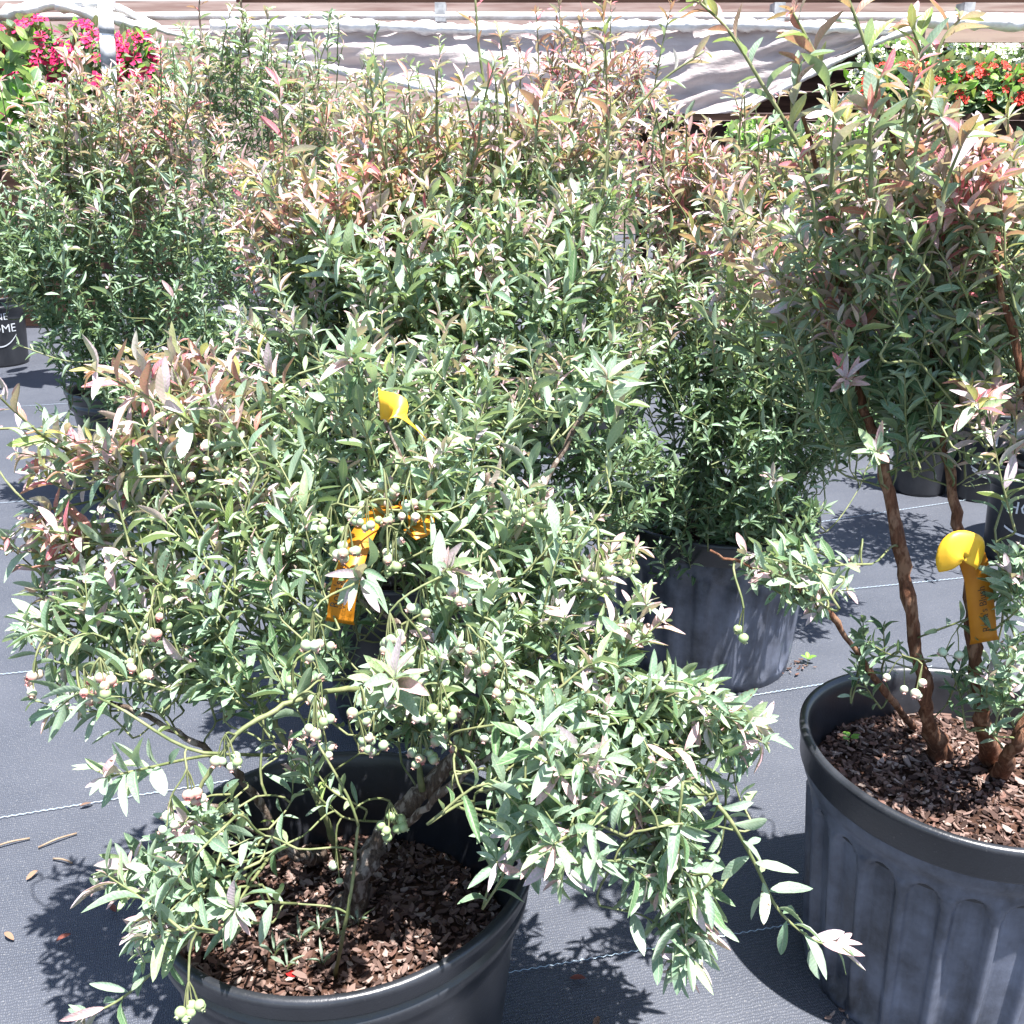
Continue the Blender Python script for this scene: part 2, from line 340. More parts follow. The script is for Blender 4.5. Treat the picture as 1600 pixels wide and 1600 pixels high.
CHIPC = [(.105, .066, .054), (.062, .038, .031), (.15, .10, .084), (.25, .195, .17), (.036, .022, .019), (.115, .064, .050), (.17, .112, .092)]
def chip_shape():
    l, w, h = random.uniform(.7, 1.3), random.uniform(.28, .6), random.uniform(.08, .2); V = []
    for z in (-1, 1):
        for (a, b) in ((-1, -.7), (.1, -1), (1, -.3), (.8, .7), (-.1, 1), (-.9, .5)):
            V.append((a*l*.5+random.uniform(-.1, .1), b*w*.5+random.uniform(-.06, .06), z*h*.5+.12*a*a+random.uniform(-.05, .05)))
    F = [(5, 4, 3, 2, 1, 0), (6, 7, 8, 9, 10, 11)]+[(i, (i+1) % 6, 6+(i+1) % 6, 6+i) for i in range(6)]
    return np.array(V), F
CHIPS = [chip_shape() for _ in range(8)]
CHIPM = [[tint_mesh('bark_chip', V, F, c, M['chip']) for c in CHIPC] for V, F in CHIPS]
def berry_mesh(a, b):                  # round fruit with a five lobed crown at its tip (local -z is the tip)
    bm = bmesh.new(); bmesh.ops.create_uvsphere(bm, u_segments=10, v_segments=7, radius=1); V = [v.co[:] for v in bm.verts]; F = [[v.index for v in f.verts] for f in bm.faces]; bm.free()
    V = np.array(V); V[:, 2] *= .92; c = []
    for v in V: t = np.clip((-v[2]-.1)*1.1, 0, 1); c.append(np.array(a)*(1-t)+np.array(b)*t)
    n = len(V); R = []
    for k in range(10):
        an = k*math.pi/5; r = .34 if k % 2 else .52; R.append((math.cos(an)*r, math.sin(an)*r, -1.02-(.22 if k % 2 == 0 else .05)))
    I = [(math.cos(k*math.pi/5)*.36, math.sin(k*math.pi/5)*.36, -.84) for k in range(10)]
    V = np.vstack([V, R, I]); F += [(n+k, n+(k+1) % 10, n+10+(k+1) % 10, n+10+k) for k in range(10)]
    return tint_mesh('berry', V, F, np.vstack([c, np.tile(np.array(b)*.85, (20, 1))]), M['berry'], True)
BERRY = [berry_mesh((.30, .40, .24), (.42, .24, .20)), berry_mesh((.34, .42, .29), (.42, .24, .22)), berry_mesh((.42, .33, .26), (.42, .15, .14)), berry_mesh((.27, .37, .17), (.30, .33, .18))]

# ------------------------------------------------------------------ nursery pots
def make_pot(cx, cy, R, r, H, soil, label, style, mat, chips=0, extra=0, group='black nursery pots', seed=0, cat='nursery pot', oval=1.0):
    ch = .030 if style == 'smooth' else .049                    # height of the rim band
    e = empty('nursery_pot', (cx, cy, 0), label=label, cat=cat, group=group); rs = np.random.default_rng(seed+50)
    def lathe(prof, nseg, name, disp=None):
        V, F = [], []; n = len(prof)
        for j in range(nseg):
            a = 2*math.pi*j/nseg
            for (q, z) in prof:
                q2 = q + (disp(a, z) if disp else 0); wob = 1+.012*math.sin(2*a+seed)+.006*math.sin(3*a+1.3*seed)
                V.append((cx+math.cos(a)*q2*wob, cy+math.sin(a)*q2*wob*oval, z+.004*math.sin(2*a+seed*2)*(z/H)))
        for j in range(nseg):
            for i in range(n-1):
                b = ((j+1) % nseg)*n; F.append((j*n+i, b+i, b+i+1, j*n+i+1))
        return mesh(name, V, F, mat, e)
    wz = lambda z: r+(R-.008-r)*z/H
    if style == 'flute':
        zt, zb, nf = H-.088, .012, 22
        def disp(a, z):
            u = (a*nf/(2*math.pi)) % 1; u = abs(u-.5)*2            # 0 at the middle of a panel, 1 at the rib
            half = .74; arch = zt-.030*(1-math.sqrt(max(0, 1-min(1, u/half)**2)))
            m = np.clip((half-u)/.07, 0, 1)*np.clip((arch-z)/.006, 0, 1)*np.clip((z-zb)/.01, 0, 1)
            return -.0095*m+(.002*max(0, 1-((1-u)/.2)**2) if u > .8 and z < zt-.01 else 0)
        zs = [0, .004, .012, .022]+list(np.linspace(.05, zt-.05, 8))+list(np.linspace(zt-.045, zt+.004, 18))+[H-.078]
        prof = [(.0, .0035), (wz(0)-.012, .0035)]+[(wz(z)-.001, z) for z in zs]
        prof += [(wz(H-.07)+.001, H-.072), (wz(H-.06)+.0055, H-.062), (wz(H-.05)+.006, H-.048)]
        lathe(prof, 22*14, 'pot_wall', disp)
    elif style == 'ribbed':
        def disp(a, z): return .0035*math.tanh(2.2*math.sin(a*20)) if .02 < z < H-.09 else 0
        prof = [(.0, .0035), (wz(0)-.012, .0035), (wz(0), 0), (wz(.02), .02), (wz(.026), .026)]+[(wz(z), z) for z in np.linspace(.06, H-.12, 5)]+[(wz(H-.092), H-.092), (wz(H-.086), H-.086), (wz(H-.07)+.005, H-.068), (wz(H-.05)+.006, H-.048)]
        lathe(prof, 200, 'pot_wall', disp)
    else:
        prof = [(.0, .0035), (wz(0)-.012, .0035), (wz(0), 0), (wz(.01)+.001, .01)]+[(wz(z), z) for z in np.linspace(.05, H-.09, 6)]+[(wz(H-.064), H-.064), (wz(H-.06)+.004, H-.061), (wz(H-.056)+.009, H-.055), (wz(H-.05)+.0095, H-.045), (wz(H-.04)+.008, H-.041), (wz(H-.04)+.003, H-.038), (wz(H-.03)+.003, H-.029)]
        lathe(prof, 120, 'pot_wall')
    q = R-.008
    rim = [(q+.004, H-ch), (q+.007, H-ch+.004), (q+.008, H-.014), (q+.011, H-.009), (q+.011, H-.003), (q+.007, H), (q+.002, H-.001), (q-.002, H-.006), (q-.003, H-.020), (wz(H-.05)-.006, H-.05), (wz(soil)-.006, soil-.02)]
    mat = M['pot_black']; lathe(rim, 120, 'rim')
    inner = wz(soil)-.004; V = [(cx, cy, soil+.012)]; F = []; nr, na = 9, 48
    for i in range(1, nr+1):
        for j in range(na):
            a = 2*math.pi*j/na; q3 = inner*i/nr; V.append((cx+math.cos(a)*q3, cy+math.sin(a)*q3*oval, soil+.012*(1-(i/nr)**2)+rs.uniform(-.004, .004)))
    for j in range(na): F.append((0, 1+j, 1+(j+1) % na))
    for i in range(nr-1):
        for j in range(na): F.append((1+i*na+j, 1+(i+1)*na+j, 1+(i+1)*na+(j+1) % na, 1+i*na+(j+1) % na))
    so_ = mesh('potting_soil', V, F, M['soil'], e)
    def place():
        a, q4 = rs.uniform(0, 2*math.pi), inner*.97*math.sqrt(rs.random()); s = rs.uniform(.005, .0135)*rs.choice([.7, 1, 1.2])
        mt = Matrix.Translation((math.cos(a)*q4, math.sin(a)*q4*oval, soil+.013*(1-(q4/inner)**2)+rs.uniform(.001, .008)))
        return mt @ Matrix.Rotation(rs.uniform(0, 6.3), 4, 'Z') @ Matrix.Rotation(rs.normal(0, .45), 4, 'X') @ Matrix.Rotation(rs.normal(0, .35), 4, 'Y') @ Matrix.Scale(s, 4)
    pl = sorted([place() for _ in range(chips+extra)], key=lambda m_: m_.translation.y)
    pick = set(range(0, len(pl)) if len(pl) <= chips else rs.permutation(len(pl))[:chips].tolist()); V, F, C = [], [], []
    for i, mt in enumerate(pl):
        k, c = rs.integers(8), rs.integers(7)
        if i in pick: o = link('bark_chip', CHIPM[k][c], e); o.matrix_local = mt
        else:
            b = len(V); cv, cf = CHIPS[k]; V += [tuple(mt @ Vector(v)) for v in cv]; F += [[x+b for x in f] for f in cf]; C += [CHIPC[c]]*len(cv)
    if V: link('bark_mulch', tint_mesh('bark_mulch', V, F, np.array(C), M['chip']), e, kind='stuff')
    e['soil_z'] = float(soil); return e
def wrap_text(pot, cx, cy, R, r, H, s, size, zc, ang, name='printed_text'):     # lettering that follows the pot's wall; ang 0 faces the camera
    V, F = text_verts(s, size); x0 = (V[:, 0].min()+V[:, 0].max())/2; y0 = V[:, 1].min(); out = []
    for v in V:
        z = zc+v[1]-y0; q = r+(R-.008-r)*z/H+.0025; a = -math.pi/2+ang+(v[0]-x0)/q
        out.append((cx+math.cos(a)*q, cy+math.sin(a)*q, z))
    mesh(name, out, F, M['white_print'], pot, False)
def wrap_arc(pot, cx, cy, R, r, H, zc, ang, half, sag, w=.006):
    V, F = [], []; n = 20
    for i in range(n+1):
        t = i/n*2-1; z = zc-sag*(1-t*t)
        for dz in (-w/2, w/2): q = r+(R-.008-r)*(z+dz)/H+.003; a = -math.pi/2+ang+t*half; V.append((cx+math.cos(a)*q, cy+math.sin(a)*q, z+dz))
    for i in range(n): F.append((2*i, 2*i+2, 2*i+3, 2*i+1))
    mesh('printed_arc', V, F, M['white_print'], pot, False)

# ------------------------------------------------------------------ blueberry bushes
BUSHES = []
class Bush:
    def __init__(s, base, label, group='blueberry bushes in black pots', leaf=.042, wide=.30, fine=True, cat='bush', spacing=.0125, barkmat='bark_grey', twl=(.09, .19), parts=300, seed=0, name='blueberry_bush'):
        s.base = np.array(base, float); s.e = empty(name, base, label=label, cat=cat, group=group); s.leaf = leaf; s.wide = wide; s.fine = fine; s.spacing = spacing
        s.bark = M[barkmat]; s.twl = twl; s.parts = parts; s.rg = np.random.default_rng(100+seed); s.nodes = np.zeros((9000, 3)); s.nd = np.zeros((9000, 3)); s.nn = 0; s.L = []; s.tubes = []; s.berries = []; s.stalks = []
        BUSHES.append(s)
    def addnodes(s, pts):
        t = np.gradient(pts, axis=0)
        for p_, q_ in zip(pts, t):
            if s.nn < 9000: s.nodes[s.nn] = p_; s.nd[s.nn] = unit(q_); s.nn += 1
    def stem(s, pts, r0, r1, mat=None, name='stem', jitter=.18, n=9):
        c = spline(pts, 6); m = len(c); c[1:-1] += s.rg.normal(0, r0*.18, (m-2, 3))
        MB().tube(c, np.linspace(r0, r1, m)*(1+.10*s.rg.normal(size=m))*(1+.8*np.exp(-np.arange(m)/1.8)*(r0 > .006)), n, jitter).build(name, mat or s.bark, s.e); s.addnodes(c); return c
    def tint(s, mode, t):
        R = s.rg.random(); q = s.rg.choice
        if mode == 'pink': return (q([5, 6, 5, 7, 5, 8, 6, 9]) if R < .82 else q([3, 12, 3])) if t > .5 else q([2, 3, 3, 4, 12, 2, 6, 5])
        if mode == 'red': return q([8, 5, 5, 8, 6, 10]) if t > .4 else q([5, 9, 2, 3, 8, 12])
        if mode == 'glauc': return (q([3, 3, 12, 6, 5, 2])) if t > .8 else q([2, 3, 2, 1, 3, 2, 12])
        if mode == 'mid': return q([3, 12, 6, 5, 3, 5]) if t > .72 else q([2, 3, 4, 13, 2, 3, 12])
        if mode == 'green': return q([1, 2, 13, 0, 1, 13, 3])
        if mode == 'olive': return q([9, 7, 5, 8, 4]) if t > .7 else q([4, 9, 12, 4, 3, 2])
        if mode == 'bright': return q([11, 11, 4, 12, 1])
    def addleaf(s, p, d, n, ln, w, tint):
        d = unit(d); n = np.asarray(n, float); n = unit(n-d*np.dot(n, d)); x = np.cross(d, n)
        s.L.append((p, d, n, x, ln, w, tint, s.rg.integers(6)))
    def twig(s, c, mode, scale=1.0, rosette=6, start=.12, flat=None, count=None):
        rg = s.rg; L = np.linalg.norm(np.diff(c, axis=0), axis=1).sum(); n = count or max(4, int(L/s.spacing/scale)); m = len(c)-1; ph = rg.uniform(0, 6.3)
        up = np.array([0, 0, 1.])
        for i in range(n+rosette):
            if i < n: t = start+(1-start)*(i+rg.uniform(-.3, .3))/n
            else: t = 1.0
            t = min(max(t, 0), 1); f = t*m; k = min(int(f), m-1); p = c[k]+(c[k+1]-c[k])*(f-k); tau = unit(c[k+1]-c[k])
            a = ph+i*2.4+rg.normal(0, .25); e1 = unit(np.cross(tau, up)+1e-4); e2 = np.cross(e1, tau); rho = e1*math.cos(a)+e2*math.sin(a)
            th = math.radians((78-38*t+rg.normal(0, 11)) if i < n else rg.uniform(38, 84))
            d = tau*math.cos(th)+rho*math.sin(th)+up*rg.normal(.08, .12)
            nr = up*.75+tau*.45+rg.normal(0, .33, 3)
            sz_ = s.leaf*scale*(.72+.34*math.sin(math.pi*min(1, t*.92)))*rg.uniform(.62, 1.25)*(1 if i < n else rg.uniform(.45, .95))
            s.addleaf(p+rho*.0012, d, nr, sz_, sz_*s.wide*rg.uniform(.8, 1.2), s.tint(mode, t))
    def connect(s, S, dirv):
        D = s.nodes[:s.nn]-S; dist = np.linalg.norm(D, axis=1); dot = -(D @ dirv)/(dist+1e-6); cost = dist*(1+.5*(1-dot))+(.5 if dirv[2] > -.2 else .05)*np.maximum(0, D[:, 2]+.02)
        k = int(np.argmin(cost)); N = s.nodes[k].copy(); dn = s.nd[k]; L = dist[k]
        if L < .004: return
        a = N+unit(dn*.6+unit(S-N))*L*.35; b = S-unit(dirv*.7+unit(S-N))*L*.33; m = max(4, min(10, int(L/.025)+3))
        t = np.linspace(0, 1, m+1)[:, None]; c = (1-t)**3*N+3*(1-t)**2*t*a+3*(1-t)*t*t*b+t**3*S
        s.addnodes(c[1:]); s.tubes.append((c, .0010+.0024*min(1, L/.35), .0012))
    def grow(s, blobs):
        T = []
        for b in blobs:
            px, py, Y, rx, ry, rY, n, mode = b[:8]; sc = b[8] if len(b) > 8 else 1.0; dr = b[9] if len(b) > 9 else None
            for _ in range(n):
                q = s.rg.normal(size=3); q = q/np.linalg.norm(q)*s.rg.random()**.4
                T.append((P(px+q[0]*rx, py+q[1]*ry, Y+q[2]*rY), mode, sc, dr))
        T.sort(key=lambda q: np.linalg.norm(q[0]-s.base)+s.rg.normal(0, .05))
        for tip, mode, sc, dr in T:
            ax = tip-s.base; o = np.array([ax[0], ax[1], 0]); o = o/(np.linalg.norm(o)+.08)
            if dr is None: d = unit(o*.75+np.array([0, 0, .85])+unit(ax)*.35+s.rg.normal(0, .33, 3))
            else: d = unit(np.array(dr)+s.rg.normal(0, .3, 3))
            L = s.rg.uniform(*s.twl)*sc; d0 = unit(d+s.rg.normal(0, .3, 3)+np.array([0, 0, -.15 if d[2] > 0 else .5])); S = tip-d*L*.5-d0*L*.5; mid = S+d0*L*.5
            if S[2] < .03: continue
            c = spline([S, mid, tip], 4); s.connect(S, d0); s.addnodes(c[:5]); s.tubes.append((c, .0015, .0007)); s.twig(c, mode, sc)
    def shoot(s, pts, mode, r0=.003, r1=.001, scale=1.0, rosette=5, start=.1, join=True, spacing=None):
        c = spline(pts, 6)
        if join and s.nn: s.connect(c[0], unit(c[1]-c[0]))
        s.addnodes(c); s.tubes.append((c, r0, r1)); keep = s.spacing
        if spacing: s.spacing = spacing
        s.twig(c, mode, scale, rosette, start); s.spacing = keep
    def sprout(s, n, x0, x1, y0, y1, Y, hgt, mode, scale=1.1, spacing=.02):
        for _ in range(n):
            px, py, Yq, h = s.rg.uniform(x0, x1), s.rg.uniform(y0, y1), Y+s.rg.uniform(-.12, .12), hgt*s.rg.uniform(.6, 1.2); dx = s.rg.normal(0, .16)*h
            s.shoot([P(px, py, Yq), P(px+dx*.3, py-h*.5, Yq), P(px+dx, py-h, Yq-.02)], mode, .0024, .0011, scale*s.rg.uniform(.85, 1.2), 6, .1, spacing=spacing)
    def cluster(s, px, py, Y, n, kind=0, spread=26, r=.0052):
        c0 = P(px, py, Y); top = c0+np.array([0, .004, .028])
        if s.nn: s.connect(top, np.array([0, 0, -1.]))
        for _ in range(n):
            q = s.rg.normal(size=3); q = q/np.linalg.norm(q)*s.rg.random()**.33*spread/FPX*Y; q[2] *= .8; p_ = c0+q
            d = unit(q+np.array([0, -.006, -.010])+s.rg.normal(0, .004, 3)); s.berries.append((p_, d, r*s.rg.uniform(.82, 1.15), [kind, s.rg.integers(4)][int(s.rg.random() < .3)])); s.stalks.append((top, p_-d*r*.9))
    def bake(s):
        n = len(s.L); A = lambda i: np.array([q[i] for q in s.L])
        s.D = dict(pos=A(0), d=A(1), n=A(2), x=A(3), len=A(4), w=A(5), tint=A(6).astype(int), shape=A(7).astype(int)); s.D['ctr'] = s.D['pos']+s.D['d']*s.D['len'][:, None]*.5
def finish_bushes():
    for b in BUSHES: b.bake()
    ctr = np.vstack([b.D['ctr'] for b in BUSHES]); who = np.concatenate([np.full(len(b.L), i) for i, b in enumerate(BUSHES)]); idx = np.concatenate([np.arange(len(b.L)) for b in BUSHES])
    ln = np.concatenate([b.D['len'] for b in BUSHES]); nn = np.vstack([b.D['n'] for b in BUSHES])
    x, y, z = project(ctr); view = unit(np.array([0, math.cos(PITCH), -math.sin(PITCH)])); size = ln/z*FPX*(.35+abs(nn@view))
    cell = {}                                               # the nearest leaf in each small patch of the view counts as seen
    for i in np.argsort(z):
        if 0 <= x[i] < 1600 and 0 <= y[i] < 1600: cell.setdefault((int(x[i]/14), int(y[i]/14)), i)
    seen = np.zeros(len(x), bool); seen[list(cell.values())] = True
    for bi, b in enumerate(BUSHES):
        me = np.where((who == bi) & seen & (size > 9))[0]; me = me[np.argsort(-size[me])][:b.parts]; single = idx[me]
        rest = np.setdiff1d(np.arange(len(b.L)), single); D = b.D; o = np.array(origin_of(b.e))
        if len(rest): link('foliage', leaves_mesh('foliage', D, rest, T_FINE if b.fine else T_LOW, o, M['leaf']), b.e, kind='stuff')
        for i in single:
            ob = link('leaf', shared_leaf(int(D['shape'][i]), int(D['tint'][i])), b.e)
            mt = Matrix.Identity(4); cols = (D['x'][i]*D['w'][i], D['d'][i]*D['len'][i], D['n'][i]*D['len'][i], D['pos'][i]-o)
            for c_ in range(4):
                for r_ in range(3): mt[r_][c_] = float(cols[c_][r_])
            ob.matrix_local = mt
        order = sorted(range(len(b.tubes)), key=lambda i: -b.tubes[i][1]/max(.3, b.tubes[i][0][:, 1].mean())); big = set(order[:b.parts//7]); mb = MB()
        for i, (c, r0, r1) in enumerate(b.tubes):
            if i in big: MB().tube(c, np.linspace(r0, r1, len(c)), 6).build('branch', M['twig'] if r0 < .0035 else b.bark, b.e)
            else: mb.tube(c, np.linspace(r0, r1, len(c)), 4, cap=False)
        for a, c in b.stalks: mb.tube(np.array([a, (a+c)/2+np.array([0, 0, .004]), c]), .0007, 4, cap=False)
        if mb.V: mb.build('twigs', M['twig'], b.e, kind='stuff')
        for p_, d, r, k in b.berries:
            ob = link('berry', BERRY[k], b.e); q = Vector(-d).to_track_quat('Z', 'Y'); ob.matrix_local = Matrix.Translation(Vector(p_-o)) @ q.to_matrix().to_4x4() @ Matrix.Scale(r, 4)

# pots: centre, rim radius, base radius, height, soil level
potA = make_pot(-.19, .97, .210, .165, .33, .205, 'smooth black pot with two rim bands holding the low spreading bush', 'smooth', M['pot_black'], 300, 2600, seed=1)
potB = make_pot(-.19, 1.86, .205, .160, .33, .285, 'black pot half hidden behind the low bush, orange tag hanging before it', 'smooth', M['pot_black'], 0, 300, seed=2)
potC = make_pot(.42, 2.06, .215, .180, .34, .30, 'vertically ribbed black pot standing behind the pot with flutes', 'ribbed', M['pot_dusty'], 0, 320, seed=3)
potD = make_pot(.58, 1.145, .205, .170, .36, .285, 'large dusty black pot with arched flutes round its wall', 'flute', M['pot_dusty'], 300, 2600, seed=4)
potE = make_pot(sx(415, 3.7, 540), 3.7, .205, .16, .33, .29, 'black pot behind the middle bush, its bark mulch just showing through leaves', 'smooth', M['pot_black'], 0, 160, seed=5)
potG = make_pot(sx(205, 3.15, 620), 3.2, .205, .16, .33, .29, 'black pot under the dense silvery bush at the left', 'smooth', M['pot_black'], 0, 60, seed=6)

# --- the low spreading bush
A = Bush((-.155, .985, .21), 'low spreading blueberry bush with drooping silvery branches and green berries in the smooth pot', leaf=.036, wide=.25, seed=1, twl=(.06, .135), spacing=.0098)
z = .212
A.stem([PZ(548, 1425, z), P(565, 1370, .99), P(600, 1300, 1.0), P(660, 1235, 1.01), P(730, 1170, 1.04), P(775, 1090, 1.07), P(800, 1000, 1.10), P(790, 880, 1.12), P(760, 740, 1.14)], .0135, .004, jitter=.3, n=11)
A.stem([P(665, 1235, 1.01), P(740, 1150, .99), P(830, 1095, .97), P(930, 1060, .95), P(1050, 1080, .95), P(1130, 1120, .94)], .0065, .0025)
A.stem([P(590, 1310, 1.0), P(650, 1275, .97), P(700, 1230, .94), P(790, 1170, .90), P(880, 1180, .87), P(960, 1240, .86), P(1030, 1330, .85), P(1058, 1420, .84), P(1078, 1500, .83)], .005, .0014)
A.stem([PZ(530, 1350, z), P(510, 1280, 1.02), P(470, 1200, 1.04), P(415, 1110, 1.07), P(360, 1010, 1.09), P(300, 900, 1.11), P(230, 800, 1.13)], .0045, .002, M['twig'], jitter=.06)
A.stem([PZ(500, 1345, z), P(470, 1335, 1.03), P(432, 1318, 1.02), P(415, 1270, 1.02), P(380, 1220, 1.0), P(320, 1170, .99), P(230, 1120, .98), P(130, 1080, .97)], .0075, .002, jitter=.3)
A.stem([P(660, 1235, 1.0), P(640, 1130, 1.0), P(560, 1078, .95), P(460, 1095, .90), P(380, 1140, .87), P(330, 1200, .85), P(300, 1260, .84)], .0034, .0018, M['twig'], jitter=.05)
A.stem([P(730, 1170, 1.04), P(690, 1060, 1.06), P(600, 960, 1.08), P(480, 900, 1.1), P(380, 820, 1.14), P(330, 720, 1.18), P(300, 640, 1.2)], .005, .002)
A.stem([P(480, 1340, 1.0), P(400, 1300, .97), P(330, 1260, .94), P(290, 1320, .88), P(280, 1400, .82), P(250, 1470, .78)], .0032, .0016)
A.stem([PZ(523, 1530, .212), P(540, 1440, .86), P(552, 1370, .87), P(560, 1290, .88)], .0022, .0014, M['twig'], jitter=.05)
A.stem([P(800, 1000, 1.1), P(700, 860, 1.14), P(620, 700, 1.17), P(570, 580, 1.2)], .004, .002)
A.stem([P(790, 900, 1.12), P(850, 760, 1.16), P(910, 650, 1.2), P(950, 600, 1.22)], .004, .002)
GL = 'glauc'; lf = (-.7, -.15, .35); rt = (.75, -.2, -.05); dn = (.1, -.25, -.9)
A.grow([
    (300, 640, 1.18, 140, 75, .08, 30, 'pink'), (120, 715, 1.12, 105, 60, .08, 24, 'pink', 1, (-.8, -.1, .5)), (50, 850, 1.08, 65, 60, .08, 14, 'pink', 1, (-.6, -.2, .5)),
    (300, 790, 1.12, 150, 80, .1, 36, 'mid'), (150, 920, 1.05, 140, 70, .09, 28, GL), (340, 920, 1.05, 110, 80, .1, 20, GL), (420, 830, 1.1, 70, 70, .1, 16, GL),
    (75, 990, 1.0, 60, 50, .06, 10, GL, 1, lf), (210, 1050, .98, 90, 45, .06, 12, GL, 1, lf), (100, 1100, .96, 70, 40, .05, 6, GL, 1, lf), (370, 1020, 1.02, 110, 50, .08, 10, 'green'),
    (300, 1330, .86, 70, 60, .05, 9, GL, 1, (-.5, -.4, .3)), (190, 1370, .82, 60, 40, .04, 6, GL, 1.1, (-.7, -.4, .2)), (240, 1480, .77, 60, 60, .04, 7, GL, 1, (-.5, -.4, -.2)),
    (660, 1030, 1.03, 80, 50, .08, 12, GL), (600, 1100, .92, 80, 35, .05, 6, GL, 1, (-.2, -.6, .5)), (720, 910, 1.02, 80, 50, .08, 13, GL), (470, 1180, .95, 60, 40, .05, 4, 'mid', .8), (740, 1030, .95, 80, 50, .07, 15, GL),
    (890, 1100, .93, 115, 70, .08, 44, GL), (1060, 1120, .95, 130, 60, .08, 52, GL, 1, rt), (920, 1225, .84, 70, 65, .06, 26, GL, 1.1, (.4, -.6, .1)), (1010, 1230, .89, 110, 70, .07, 34, GL, 1, (.5, -.4, -.1)),
    (880, 1330, .77, 60, 60, .04, 11, GL, 1.15, (.2, -.6, -.2)), (800, 1330, .79, 35, 40, .04, 4, GL, 1.1, (-.3, -.6, .1)), (1160, 1150, .93, 45, 40, .05, 14, GL, 1.1, rt), (1000, 980, 1.0, 40, 70, .06, 9, 'mid'),
    (1050, 1370, .85, 55, 80, .04, 18, GL, 1.05, dn), (1075, 1490, .83, 40, 55, .03, 9, GL, 1.1, dn),
    (480, 720, 1.2, 110, 80, .08, 22, GL), (620, 780, 1.16, 100, 60, .08, 14, GL), (860, 850, 1.1, 110, 70, .08, 24, GL), (960, 900, 1.05, 70, 50, .06, 12, 'mid'), (250, 560, 1.22, 90, 40, .05, 10, 'pink'), (560, 870, 1.13, 110, 50, .04, 10, 'green'), (850, 980, 1.02, 100, 50, .06, 18, GL),
    (600, 540, 1.32, 150, 60, .05, 20, 'mid'), (800, 570, 1.34, 120, 60, .05, 16, 'mid'), (430, 640, 1.26, 110, 60, .06, 20, GL), (330, 580, 1.28, 110, 50, .06, 14, 'pink'), (700, 630, 1.28, 120, 50, .06, 14, GL), (720, 710, 1.15, 110, 60, .08, 20, GL), (800, 790, 1.1, 70, 60, .07, 10, GL), (560, 600, 1.18, 50, 50, .05, 6, GL, 1.1), (950, 610, 1.22, 45, 35, .04, 3, GL, 1.2),
])
A.shoot([P(1090, 1225, .9), P(1140, 1280, .87), P(1180, 1350, .86), P(1215, 1420, .85), P(1265, 1465, .84), P(1305, 1480, .835)], GL, .0024, .001, 1.1, 5, .1, spacing=.0085)
A.shoot([P(420, 1180, 1.0), P(330, 1180, .93), P(230, 1200, .86), P(165, 1215, .83)], GL, .002, .001, 1.2, 6, .55)
A.shoot([P(360, 700, 1.18), P(300, 660, 1.12), P(230, 620, 1.06), P(150, 580, 1.02)], 'pink', .002, .001, 1.35, 5, .3)
A.shoot([P(140, 720, 1.12), P(80, 690, 1.08), P(20, 640, 1.05), P(-20, 600, 1.03)], 'pink', .0018, .001, 1.1, 5, .1)
A.shoot([P(330, 1440, .80), P(260, 1500, .77), P(190, 1560, .75), P(130, 1590, .74)], GL, .0018, .0009, .95, 4, .05)
A.shoot([P(560, 1150, .95), P(600, 1100, .87), P(615, 1060, .82)], GL, .002, .001, 1.45, 7, .75)
A.shoot([P(420, 1340, .9), P(385, 1390, .82), P(368, 1420, .78)], GL, .002, .001, 1.1, 9, .7)
A.shoot([P(600, 950, 1.05), P(575, 890, 1.0), P(560, 908, .96)], GL, .002, .001, 1.2, 6, .6)
A.shoot([P(700, 960, 1.02), P(680, 920, .96), P(700, 890, .93)], GL, .002, .001, 1.25, 7, .6)
A.shoot([P(870, 1260, .82), P(860, 1200, .78), P(845, 1150, .76)], GL, .002, .001, 1.3, 7, .5)
A.shoot([P(900, 1300, .78), P(880, 1310, .75), P(865, 1320, .735)], GL, .002, .001, 1.3, 7, .4)
A.shoot([P(560, 620, 1.2), P(560, 580, 1.15), P(545, 560, 1.12)], GL, .002, .001, 1.35, 8, .4)
A.shoot([P(940, 660, 1.22), P(945, 620, 1.16), P(950, 592, 1.13)], GL, .002, .001, 1.45, 9, .4)
for q in ((60, 1068, .93, 6, 2), (160, 1070, .9, 9, 2), (135, 1085, .9, 4, 2), (240, 990, .95, 6, 0), (215, 1045, .93, 5, 1), (495, 1130, .86, 8, 0), (355, 1190, .85, 6, 0), (295, 1245, .83, 5, 2), (270, 1290, .82, 4, 1), (250, 970, .98, 4, 3),
          (660, 1185, .9, 8, 0), (700, 1150, .9, 7, 0), (610, 1290, .92, 10, 3), (527, 1365, .93, 2, 1), (298, 1575, .73, 6, 3), (720, 925, .93, 7, 1), (610, 1000, .9, 7, 0), (790, 1085, .88, 6, 0), (330, 706, 1.08, 4, 1), (750, 1040, .9, 6, 0), (690, 1110, .88, 5, 3), (560, 1160, .87, 4, 0),
          (810, 800, 1.03, 8, 3), (600, 770, 1.06, 5, 0), (640, 770, 1.06, 4, 0), (545, 860, 1.0, 8, 0), (520, 830, 1.04, 6, 3), (575, 820, 1.02, 6, 0), (935, 900, 1.0, 14, 3), (990, 890, 1.0, 4, 3), (620, 880, 1.02, 5, 3), (490, 1052, .96, 3, 0), (565, 1115, .88, 3, 0), (440, 860, 1.06, 4, 0), (290, 735, 1.1, 3, 1), (660, 960, .93, 4, 0), (460, 1080, .92, 4, 3)):
    A.cluster(*q)

for _ in range(16):
    A.cluster(A.rg.uniform(470, 800), A.rg.uniform(990, 1200), A.rg.uniform(.88, .95), int(A.rg.integers(3, 7)), int(A.rg.choice([0, 0, 3, 1])))
for _ in range(6): A.cluster(A.rg.uniform(500, 680), A.rg.uniform(760, 880), A.rg.uniform(1.0, 1.06), int(A.rg.integers(3, 6)), int(A.rg.choice([0, 3, 1])))

